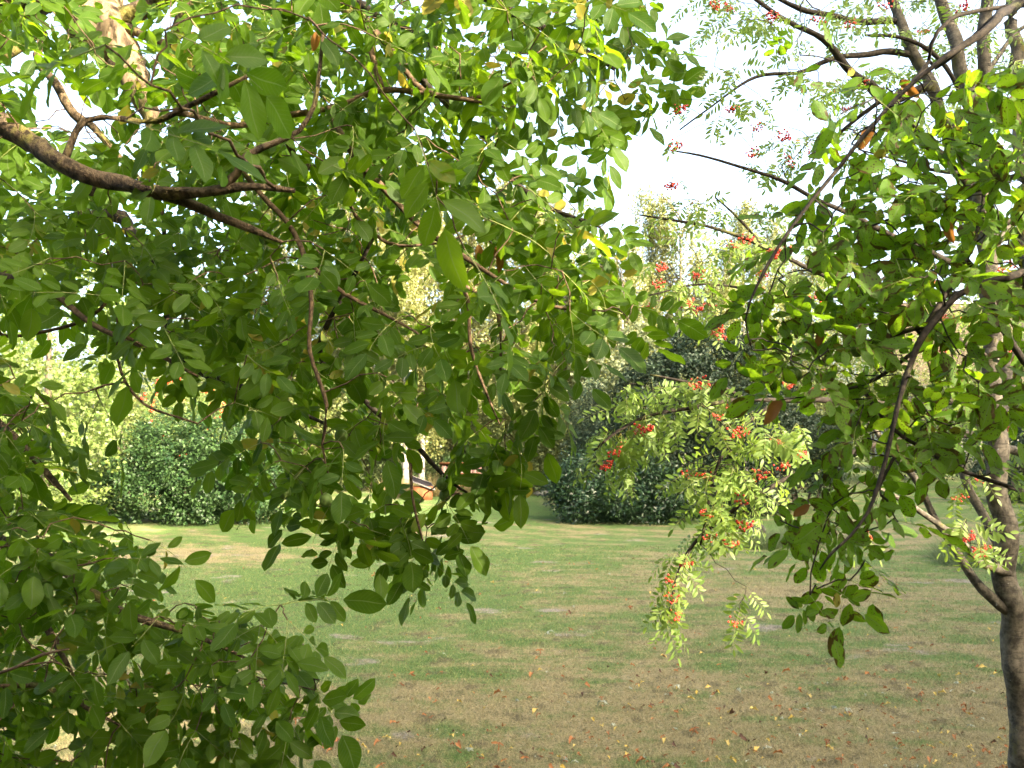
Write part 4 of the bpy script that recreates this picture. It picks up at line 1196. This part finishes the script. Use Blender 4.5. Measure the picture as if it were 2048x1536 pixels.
wal_dead = [(985, 490, 3.3), (958, 488, 3.32), (1003, 505, 3.3), (635, 60, 3.1), (828, 1040, 3.3)]
rd = np.random.default_rng(8)
for px, py, d in wal_dead:
    V, Q, uv = leaflet(0.075, 0.03, rd, 4, 7, 0.85, 1.2, 0.5, 0.1)
    b = Bag(); b.add(V, Q, uv=uv, rnd=rd.random())
    q = pix(px, py, d); j = int(np.argmin(((wal.nodes - q) ** 2).sum(1)))
    if np.linalg.norm(wal.nodes[j] - q) > 0.05: tube(wal.twigs, np.array([[*wal.nodes[j], .002], [*q, .0015]]), 4)
    o = b.build('dead_leaf', M['dead_leaf'], wal.root); o['label'] = 'curled brown dead leaf'
    mt = Matrix(frame(np.array([rd.normal() * .5, rd.normal() * .3, -1.0]), unit(EYE - q)).tolist()).to_4x4(); mt.translation = Vector(q - wal.base); o.matrix_basis = mt
wal.finish('walnut_leaf', 300)

# ---------------------------------------------------------------- rowan with berries
row = NearTree('rowan_tree', (*pix(2068, 1700, 4.2)[:2], 0.0), 'slender rowan tree with red berries at the right edge of the view', 'tree', (M['rowan_bark'], M['dark_twig']), 42)
RB = row.base
def rr(px, py, d, w): return [*pix(px, py, d), 0.5 * w * d / F]
row.solid([[*(RB + [0.03, 0, -0.2]), .12], [*(RB + [0.01, 0, 0.7]), .10], rr(2052, 1560, 4.2, 53.4), rr(2030, 1300, 4.2, 47.0), rr(2018, 1190, 4.2, 46.1), rr(2006, 1050, 4.2, 42.0), rr(1993, 900, 4.2, 38.0), rr(1985, 750, 4.2, 35.6), rr(1981, 600, 4.22, 33.9), rr(1974, 450, 4.25, 33.2), rr(1964, 330, 4.3, 33.9), rr(1966, 200, 4.35, 25.9), rr(1970, 60, 4.4, 24.3), rr(1972, -150, 4.5, 19.4), rr(1980, -500, 4.7, 9.7)], 'trunk', None, 14, 0.03)
row.trace([(1966, 290, 4.3, 29.6), (1935, 170, 4.35, 28.7), (1905, 70, 4.4, 25.2), (1875, -30, 4.45, 21.8), (1820, -300, 4.6, 12.2)], 'stem', sides=10, rough=0.04)
row.trace([(1975, 520, 4.25, 26.1), (1930, 330, 4.5, 25.2), (1868, 190, 4.6, 24.4), (1830, 110, 4.65, 22.6), (1795, 30, 4.7, 20.0), (1760, -60, 4.75, 16.5), (1680, -300, 4.9, 7.8)], 'stem', sides=10, rough=0.04)
row.trace([(2010, 800, 4.5, 26.1), (2046, 560, 4.7, 26.1), (2044, 300, 4.8, 26.1), (2030, 100, 4.9, 26.1), (2020, -60, 5.0, 22.6), (2000, -300, 5.1, 12.2)], 'stem', sides=10, rough=0.04)
row.trace([(2022, 1225, 4.2, 27.8), (1985, 1190, 4.2, 21.8), (1935, 1145, 4.25, 17.4), (1900, 1085, 4.3, 14.8), (1865, 1020, 4.35, 13.1), (1810, 935, 4.4, 13.9), (1750, 860, 4.45, 11.3), (1690, 800, 4.5, 6.1)], 'stem', sides=10, rough=0.05)
row.trace([(2016, 1150, 4.2, 22), (1970, 1128, 4.1, 16), (1920, 1085, 4.0, 13), (1870, 1040, 3.95, 12), (1800, 1000, 3.9, 10), (1720, 960, 3.85, 6)])
row.trace([(2010, 1110, 4.25, 22.6), (1980, 1060, 4.35, 20.9), (1945, 990, 4.45, 18.3), (1920, 920, 4.5, 15.7), (1885, 820, 4.6, 13.1), (1850, 700, 4.65, 8.7), (1830, 600, 4.7, 4.3)], 'stem')
row.trace([(1985, 805, 4.2, 18), (1900, 800, 4.1, 15), (1750, 806, 4.0, 13), (1600, 800, 3.95, 11), (1490, 800, 3.9, 9), (1400, 812, 3.85, 8), (1300, 832, 3.8, 7), (1235, 862, 3.75, 6), (1185, 905, 3.75, 4)], mat=M['dark_twig'])
row.trace([(1490, 798, 3.9, 8), (1440, 770, 3.9, 7), (1380, 765, 3.9, 6), (1300, 750, 3.9, 4)], mat=M['dark_twig'])
row.trace([(1990, 870, 4.2, 17), (1850, 872, 4.1, 14), (1720, 900, 4.0, 12), (1600, 945, 3.95, 10), (1530, 980, 3.9, 9), (1440, 1040, 3.85, 8), (1390, 1085, 3.82, 7), (1355, 1150, 3.8, 6), (1334, 1240, 3.78, 4)], mat=M['dark_twig'])
row.trace([(1560, 800, 3.95, 8), (1500, 840, 3.9, 8), (1460, 880, 3.85, 7), (1430, 950, 3.82, 6), (1412, 1030, 3.8, 5), (1400, 1090, 3.8, 4)], mat=M['dark_twig'])
row.trace([(1860, 175, 4.6, 18), (1770, 200, 4.5, 17), (1720, 160, 4.4, 16), (1670, 100, 4.35, 14), (1610, 60, 4.3, 11), (1510, 0, 4.25, 8), (1440, -60, 4.2, 5)], mat=M['dark_twig'])
row.trace([(1790, 45, 4.7, 14), (1690, 38, 4.6, 12), (1600, 15, 4.5, 10), (1520, -20, 4.5, 6)], mat=M['dark_twig'])
row.trace([(1820, 106, 4.65, 14), (1750, 106, 4.55, 13), (1690, 112, 4.45, 11), (1640, 128, 4.4, 9), (1590, 146, 4.3, 8), (1530, 150, 4.25, 7), (1480, 170, 4.2, 5), (1420, 215, 4.2, 4), (1360, 260, 4.2, 3)], mat=M['dark_twig'])
row.trace([(1945, 380, 4.45, 20), (1860, 290, 4.4, 18), (1790, 212, 4.3, 16), (1740, 165, 4.2, 12)], mat=M['dark_twig'])
row.trace([(1975, 560, 4.25, 16), (1850, 500, 4.15, 13), (1720, 440, 4.1, 11), (1640, 400, 4.05, 9), (1560, 362, 4.0, 8), (1480, 332, 4.0, 6), (1400, 312, 4.0, 5), (1340, 300, 4.0, 3)], mat=M['dark_twig'])
row.trace([(1980, 720, 4.2, 15), (1850, 640, 4.1, 12), (1700, 570, 4.05, 10), (1560, 512, 4.0, 9), (1500, 478, 4.0, 8), (1430, 458, 4.0, 7), (1350, 440, 4.0, 5), (1280, 430, 4.0, 3)], mat=M['dark_twig'])
row.trace([(1520, 484, 4.0, 6), (1470, 430, 4.0, 5), (1430, 395, 4.0, 3)], mat=M['dark_twig'])
row.trace([(1700, 570, 4.05, 8), (1600, 600, 4.0, 6), (1480, 575, 4.0, 5), (1390, 570, 4.0, 4), (1300, 590, 4.0, 3)], mat=M['dark_twig'])
row.trace([(1950, 245, 4.35, 9), (1880, 120, 4.3, 9), (1800, 75, 4.3, 8), (1730, 70, 4.3, 5)], mat=M['dark_twig'])
row.trace([(2030, 900, 4.3, 18), (2060, 950, 4.5, 16), (2120, 1010, 4.7, 14), (2200, 1100, 4.9, 8)])
row.trace([(1995, 480, 4.3, 17), (2050, 420, 4.5, 15), (2130, 360, 4.8, 12), (2240, 300, 5.0, 7)])
row.trace([(1960, 180, 4.4, 10), (2010, 90, 4.5, 9), (2080, 30, 4.6, 6)])
rg = np.random.default_rng(62)
RA = [(1350, -140), (2200, -140), (2200, 330), (1900, 300), (1700, 340), (1560, 350), (1500, 310), (1540, 230), (1620, 190), (1560, 120), (1450, 60), (1370, 90)]
row.grow(scatter(RA, 56, 3.7, 5.2, rg, 0.9, off=0.4), (3, 7), 'rowan', 0.0016, 0.004, 0.3, (0.1, 1.0))
RAl = [(1330, 60), (1450, 70), (1540, 150), (1560, 180), (1480, 210), (1380, 300), (1330, 330), (1330, 180)]
row.grow(scatter(RAl, 64, 3.7, 4.4, rg, 0.7), (3, 5), 'rowan', 0.0014, 0.003, 0.3, (0.1, 1.0))
RM = [(1250, 420), (1340, 400), (1420, 370), (1560, 400), (1640, 560), (1560, 700), (1450, 660), (1330, 620), (1230, 610), (1190, 520)]
row.grow(scatter(RM, 60, 3.7, 4.4, rg, 0.9), (3, 6), 'rowan', 0.0014, 0.003, 0.3, (0.0, 0.9))
RI = [(1500, 300), (1960, 320), (1960, 800), (1600, 800), (1520, 560)]
row.grow(scatter(RI, 72, 4.3, 5.4, rg, 0.7), (3, 5), 'rowan', 0.0016, 0.003, 0.3, (0.1, 1.0))
RGt = [(1870, 540), (2220, 500), (2220, 1160), (2030, 1150), (1960, 1100), (1900, 960), (1820, 860)]
row.grow(scatter(RGt, 66, 4.5, 6.0, rg, 0.8, off=0.6), (3, 6), 'rowan', 0.0016, 0.003, 0.3, (0.1, 1.0))
chain = [(1195, 905), (1215, 880), (1240, 860), (1270, 850), (1300, 835), (1330, 830), (1375, 815), (1410, 820), (1300, 755), (1330, 765), (1375, 768), (1420, 770), (1450, 785), (1260, 800), (1290, 800),
         (1500, 830), (1480, 860), (1462, 885), (1445, 905), (1450, 935), (1430, 950), (1425, 985), (1415, 1010), (1420, 1040), (1400, 1060), (1395, 1090), (1375, 1110), (1365, 1140), (1350, 1170), (1340, 1210), (1330, 1235), (1410, 905), (1390, 930),
         (1530, 870), (1560, 880), (1540, 940), (1525, 975), (1560, 960), (1590, 900), (1490, 1030), (1500, 1000), (1470, 1060), (1440, 1000), (1500, 1180), (1490, 1225), (1940, 1060), (1960, 1100), (1925, 1040), (1240, 900), (1440, 860), (1470, 930), (1440, 970), (1400, 1010), (1210, 850), (1235, 830), (1255, 880), (1270, 830), (1310, 790), (1340, 800), (1290, 870), (1250, 770), (1320, 860), (1200, 920), (1225, 940), (1360, 850), (1580, 850), (1545, 845), (1500, 955)]
row.grow([pix(a + rg.normal() * 8, b + rg.normal() * 8, 3.82 + rg.normal() * 0.12) for a, b in chain], (2, 5), 'rowan', 0.0014, 0.003, 0.35, (0.2, 1.1), (0.8, 1.05), facing=0.9)


def berry_cluster(rng, n):
    b = Bag()
    tube(b, np.array([[0, 0, 0.0, 0.0013], [0.004, 0, -0.02, 0.0011], [0, 0.003, -0.035, 0.001]]), 4, m=1, cap=False)
    for i in range(n):
        a = i * 2.399; q = math.sqrt((i + .5) / n) * 0.034
        p = np.array([q * math.cos(a), q * math.sin(a), -0.040 - 0.016 * (1 - (q / 0.034) ** 2) + rng.normal() * 0.007])
        blob(b, p + rng.normal(size=3) * 0.003, 0.0047 * rng.uniform(0.85, 1.15), 2, rnd=rng.random())
        if i % 3 == 0:
            tube(b, np.array([[0, 0, -0.03, 0.0007], [*p, 0.0006]]), 3, m=1, cap=False)
    V, Q, T, U, R, mi = b.arrays()
    return mesh('berry_cluster', V, [Q, T], [M['berry'], M['berry_stalk']], U, R, mi)


BERRY = [berry_cluster(np.random.default_rng(500 + k), n) for k, n in enumerate((18, 24, 30, 14, 22, 36))]
near_b = [(1395, 775), (1275, 860), (1290, 852), (1225, 902), (1252, 895), (1206, 932), (1380, 945), (1442, 833), (1490, 873), (1455, 868), (1412, 955), (1420, 1028), (1415, 1075), (1465, 1083), (1490, 1045), (1490, 1000), (1525, 955), (1550, 885), (1560, 930), (1600, 905), (1375, 1128), (1353, 1167), (1343, 1200), (1333, 1238), (1480, 1245), (1925, 1075), (1970, 1110), (1955, 1105), (1400, 770), (1735, 1076), (1470, 820)]
mid_b = [(1320, 538), (1390, 547), (1478, 497), (1498, 475), (1545, 515), (1560, 500), (1525, 548), (1390, 617), (1425, 610), (1315, 575), (1425, 664), (1448, 672), (1290, 612), (1370, 607), (1640, 590), (1358, 218), (1462, 219), (1516, 256), (1575, 275), (1500, 312), (1597, 330), (1352, 295), (1344, 370), (1640, 310), (1440, 15), (1470, 20), (1645, 38), (1690, 57), (1545, 40)]
far_b = [(1770, 12), (1845, 60), (1910, 20), (1862, 95), (1720, 165), (1690, 220), (1930, 220), (1990, 550), (1905, 885), (1915, 995), (1920, 770), (1860, 830), (2010, 700), (2030, 640), (1900, 635), (1950, 640), (2035, 530), (2020, 860), (2030, 780), (1640, 780), (1580, 770), (1810, 690), (1890, 700), (1760, 720), (1960, 960), (1990, 640), (1850, 560)]
pts = [pix(a, b, 3.8 + rg.normal() * 0.08) for a, b in near_b] + [pix(a, b, 4.0 + rg.normal() * 0.12) for a, b in mid_b] + [pix(a, b, 4.6 + rg.normal() * 0.3) for a, b in far_b]
up = np.array([0, 0, 0.045])
row.grow([p + up for p in pts], (1, 3), 'rowan', 0.0013, 0.003, 0.3, (0.2, 1.0), (0.7, 1.0), sag=0.05)
for k, p in enumerate(pts):
    o = bpy.data.objects.new('berry_cluster', BERRY[k % 6]); o.location = p + up - RB
    o.rotation_euler = (rg.normal() * 0.35, rg.normal() * 0.35, rg.uniform(0, 6.28)); s_ = rg.uniform(0.85, 1.2); o.scale = (s_, s_, s_)
    link(o, row.root)
row.finish('rowan_leaf', 300)

# ---------------------------------------------------------------- walnut with blotched leaves that reaches in from the right
wr = NearTree('walnut_tree', (2.9, 0.9, 0.0), 'walnut tree with brown spotted leaves reaching in from the right edge', 'tree', (M['dark_twig'], M['dark_twig']), 43)
WB = wr.base
wr.solid([[*(WB + [0, 0, -.2]), .24], [*(WB + [0, .05, 1.5]), .20], [*(WB + [-.05, 0, 3.0]), .17], [*(WB + [-.1, 0, 4.5]), .12], [*(WB + [0, 0, 6.0]), .05]], 'trunk', M['walnut_trunk_bark'], 12, 0.05)
wr.solid([[*(WB + [-.08, 0, 3.9]), .07], rr(2200, -120, 2.9, 25.9), rr(2048, -5, 2.8, 20.2), rr(1985, 45, 2.50, 17.3), rr(1920, 95, 2.47, 13.7), rr(1868, 135, 2.44, 10.1), rr(1800, 190, 2.42, 9.4), rr(1735, 260, 2.38, 9.4), rr(1680, 335, 2.34, 8.6), rr(1605, 425, 2.32, 7.9), rr(1555, 495, 2.27, 7.2), rr(1515, 570, 2.22, 5.8), rr(1492, 640, 2.22, 4.3), rr(1505, 700, 2.22, 2.9)], 'branch')
wr.trace([(1870, 135, 2.72, 9), (1862, 90, 2.7, 8), (1900, 40, 2.7, 8), (1960, 20, 2.75, 9), (2060, 10, 2.8, 10)])
wr.trace([(1812, 180, 2.7, 9), (1760, 205, 2.7, 9), (1690, 255, 2.75, 8), (1640, 300, 2.8, 5)])
wr.solid([[*(WB + [-.05, 0, 3.3]), .07], rr(2200, 480, 2.7, 21.6), rr(2048, 542, 2.38, 15.8), rr(1970, 568, 2.33, 14.4), rr(1915, 590, 2.30, 13.0), rr(1868, 640, 2.28, 13.7), rr(1842, 680, 2.26, 13.7), rr(1822, 730, 2.24, 10.8), rr(1800, 790, 2.22, 10.1), rr(1785, 850, 2.20, 9.4), rr(1772, 920, 2.18, 9.4), rr(1756, 980, 2.16, 8.6), rr(1735, 1025, 2.14, 7.2), rr(1700, 1070, 2.13, 6.5), rr(1664, 1106, 2.12, 5.8), rr(1640, 1140, 2.12, 2.9)], 'branch')
wr.trace([(1845, 670, 2.48, 13), (1880, 610, 2.5, 13), (1930, 520, 2.55, 12), (1960, 440, 2.6, 11), (1975, 340, 2.65, 7)])
wr.trace([(1845, 665, 2.48, 16), (1815, 630, 2.55, 13), (1780, 605, 2.6, 8), (1700, 590, 2.65, 4)])
wr.trace([(2060, 560, 2.8, 14), (1900, 590, 2.7, 10), (1830, 620, 2.65, 8), (1760, 640, 2.6, 6), (1680, 660, 2.6, 4)])
wr.trace([(1840, 655, 2.48, 10), (1790, 670, 2.5, 9), (1740, 680, 2.5, 6)])
wr.trace([(1835, 700, 2.47, 8), (1780, 740, 2.5, 8), (1720, 770, 2.5, 7), (1640, 790, 2.5, 4)])
wr.solid([[*(WB + [-.05, 0, 3.5]), .06], rr(2180, 400, 3.0, 20.2), rr(2048, 440, 2.9, 15.8), rr(1985, 452, 2.85, 12.2), rr(1900, 480, 2.8, 8.6), rr(1820, 520, 2.75, 6.5), rr(1740, 580, 2.7, 5.0), rr(1700, 640, 2.7, 2.9)], 'branch')
wr.solid([[*(WB + [-.06, 0, 3.6]), .06], rr(2180, 320, 2.8, 17.3), rr(2048, 345, 2.7, 13.0), rr(1960, 380, 2.65, 10.8), rr(1900, 400, 2.6, 7.9), rr(1800, 430, 2.6, 5.8), rr(1700, 470, 2.6, 2.9)], 'branch')
wr.solid([[*(WB + [-.06, 0, 3.65]), .05], rr(2180, 260, 3.1, 14.4), rr(2048, 330, 3.0, 10.8), rr(1970, 345, 2.95, 9.4), rr(1890, 345, 2.9, 7.9), rr(1800, 320, 2.9, 5.0), rr(1720, 300, 2.9, 2.9)], 'branch')
wr.trace([(1960, 560, 2.55, 12), (2000, 640, 2.5, 15), (2048, 720, 2.45, 15), (2120, 820, 2.4, 9)])
wr.trace([(1785, 855, 2.42, 8), (1830, 890, 2.45, 8), (1900, 930, 2.5, 8), (1980, 960, 2.55, 9), (2060, 990, 2.6, 9)])
wr.trace([(1758, 975, 2.38, 6), (1775, 1000, 2.38, 5), (1790, 1035, 2.38, 3)])
wr.solid([[*(WB + [-.1, 0, 4.3]), .06], rr(2150, -350, 3.0, 24.5), rr(1900, -280, 2.9, 14.4), rr(1700, -140, 2.85, 7.2), rr(1620, -20, 2.8, 4.3)], 'branch')
rg = np.random.default_rng(63)
PR = [(1660, 190), (1850, 150), (2110, 110), (2110, 830), (2020, 800), (1960, 830), (1900, 860), (1830, 920), (1760, 930), (1740, 1010), (1730, 1080), (1660, 1110), (1610, 1070), (1600, 990), (1650, 910), (1670, 840), (1610, 790), (1530, 740), (1480, 660), (1520, 580), (1580, 460), (1640, 390), (1690, 290)]
holes_r = [[(1880, 425), (1955, 425), (1950, 520), (1890, 510)], [(1955, 600), (2012, 600), (2020, 860), (1960, 860)], [(1700, 380), (1760, 390), (1740, 440), (1690, 430)]]
wr.grow(scatter(PR, 66, 2.2, 2.6, rg, 1.0, holes_r, 0.3), (2, 3), 'walnut', size=(0.44, 0.68), droop=(0.0, 0.9))
wr.grow(scatter(PR, 84, 2.5, 2.85, rg, 0.9, holes_r, 0.3), (2, 3), 'walnut', size=(0.55, 0.78), droop=(0.0, 0.9))
for px, py, d, n in ((1600, 40, 2.8, 1), (1640, 20, 2.8, 1), (1600, 110, 2.8, 1), (1690, 130, 2.8, 1), (1620, 1190, 2.34, 2), (1650, 1170, 2.34, 2), (1700, 1160, 2.34, 2), (1730, 1120, 2.35, 1), (1560, 1040, 2.4, 1), (1790, 1040, 2.38, 1), (1960, 900, 2.5, 1), (1990, 940, 2.5, 1)):
    wr.grow([pix(px, py, d)], n, 'walnut', size=(0.48, 0.66), droop=(0.1, 0.9))
for px, py, d in ((1577, 752, 2.5), (1590, 750, 2.53), (1760, 680, 2.5), (1715, 700, 2.55)):
    fruit(wr, 'walnut', HK, px, py, d, 0.019)
for px, py, d, L in ((1560, 800, 2.5, 0.085), (1745, 250, 2.66, 0.08), (1800, 160, 2.7, 0.08), (1620, 1010, 2.4, 0.06), (1890, 440, 2.6, 0.07), (1640, 660, 2.6, 0.06)):
    V, Q, uv = leaflet(L, L * 0.4, rd, 4, 7, 0.85, 0.9, 0.4, 0.12)
    b = Bag(); b.add(V, Q, uv=uv, rnd=rd.random() * 0.5)
    q = pix(px, py, d); j = int(np.argmin(((wr.nodes - q) ** 2).sum(1)))
    if np.linalg.norm(wr.nodes[j] - q) > 0.03: tube(wr.twigs, np.array([[*wr.nodes[j], .002], [*q, .0015]]), 4)
    o = b.build('dead_leaf', M['dead_leaf'], wr.root); o['label'] = 'withered brown leaf'
    mt = Matrix(frame(np.array([rd.normal() * .6, rd.normal() * .3, -1.0]), unit(EYE - q)).tolist()).to_4x4(); mt.translation = Vector(q - wr.base); o.matrix_basis = mt
wr.finish('walnut_leaf_spotted', 300)

# ---------------------------------------------------------------- fallen leaves
M['fallen_brown'] = mat_foliage('fallen brown leaf', (0.17, 0.060, 0.022), (0.36, 0.15, 0.05), (0.3, 0.12, 0.03), 0.2, 0.6)
M['fallen_pale'] = mat_foliage('fallen pale leaf', (0.22, 0.24, 0.17), (0.38, 0.39, 0.30), (0.3, 0.33, 0.2), 0.2, 0.5)
M['fallen_yellow'] = mat_foliage('fallen yellow leaf', (0.42, 0.28, 0.05), (0.60, 0.44, 0.14), (0.4, 0.3, 0.05), 0.25, 0.55)
M['fallen_dark'] = mat_foliage('fallen dark leaf', (0.05, 0.025, 0.014), (0.11, 0.055, 0.03), (0.08, 0.03, 0.01), 0.15, 0.7)
rf = np.random.default_rng(70)
FAL = {}
for nm in ('brown', 'pale', 'yellow', 'dark'):
    FAL[nm] = []
    for k in range(5):
        b = Bag()
        if nm == 'pale' or (nm == 'brown' and k < 3):
            # a fallen pinnate leaf or a bunch of leaflets
            for j in range(int(rf.integers(3, 6))):
                V, Q, uv = leaflet(rf.uniform(0.035, 0.06), rf.uniform(0.015, 0.024), rf, 2, 5, 0.85, 0.9, 0.5, 0.2)
                a = rf.uniform(0, 6.28)
                b.add(V @ (rotz(a) @ rotx(rf.normal() * 0.4) @ roty(rf.normal() * .8)).T + [rf.normal() * .006, rf.normal() * .006, 0.012], Q, uv=uv, rnd=rf.random())
            tube(b, np.array([[-.014, 0, .012, .004], [.014, 0, .012, .004]]), 5)
        else:
            V, Q, uv = leaflet(rf.uniform(0.06, 0.09), rf.uniform(0.032, 0.045), rf, 4, 6, 0.85, 1.0, 0.45, 0.2)
            b.add(V @ roty(rf.normal() * .5).T + [0, 0, 0.012], Q, uv=uv, rnd=rf.random())
        V, Q, T, U, R, mi = b.arrays()
        V[:, 2] -= V[:, 2].min() - 0.006
        FAL[nm].append((mesh('fallen_leaf', V, [Q, T], M['fallen_' + nm], U, R), V, Q, R))


def where(n):
    """spots on the lawn: thick under the trees at the lower right, thin beyond"""
    out = []
    while len(out) < n:
        x = rf.uniform(-6.5, 7.5); y = 7.2 + 14 * rf.random() ** 2.1
        p = 0.15 + 0.85 * max(0, min(1, (x + 2) / 4)) * max(0, 1 - (y - 7) / 6)
        if y > 11: p *= 0.6
        if rf.random() < p: out.append((x, y))
    return out


LAB = {'brown': 'crumpled orange brown fallen leaf', 'pale': 'fallen leaf showing its pale underside',
       'yellow': 'yellow fallen leaf', 'dark': 'dark withered fallen leaf'}
for i, (x, y) in enumerate(where(290)):
    nm = ('brown', 'brown', 'pale', 'brown', 'yellow', 'pale', 'brown', 'dark', 'brown', 'yellow')[i % 10]
    o = bpy.data.objects.new('fallen_leaf', FAL[nm][i % 5][0])
    o.location = (x, y, float(lawn_height(x, y)) + 0.008); o.rotation_euler = (rf.normal() * .2, rf.normal() * .2, rf.uniform(0, 6.28))
    k = rf.uniform(0.75, 1.25); o.scale = (k, k, k)
    link(o)
    px, py, _ = to_pix(np.array([x, y, 0.0]))
    zone = 2 if py < 1240 else (0 if px > 1480 else (1 if px < 860 else 3))
    place = ('near the foot of the rowan', 'beside the low walnut leaves', 'far out on the open lawn', 'on the dry grass in the middle foreground')[zone]
    tag(o, LAB[nm] + ' ' + place, 'leaf', LAB[nm].replace('leaf', 'leaves').replace('its pale underside', 'their pale undersides') + ' ' + place)
for nm, cnt in (('brown', 900), ('dark', 260), ('yellow', 300), ('pale', 160)):
    b = Bag()
    for i, (x, y) in enumerate(where(cnt)):
        _, V, Q, R = FAL[nm][i % 5]
        b.add((V * rf.uniform(0.35, 0.8)) @ rotz(rf.uniform(0, 6.28)).T + [x, y, float(lawn_height(x, y)) + 0.008], Q, rnd=np.clip(R + rf.normal() * .15, 0, 1))
    tag(b.build('leaf_litter', M['fallen_' + nm]), 'scraps of %s leaf scattered over the lawn' % nm, 'leaf litter', kind='stuff')
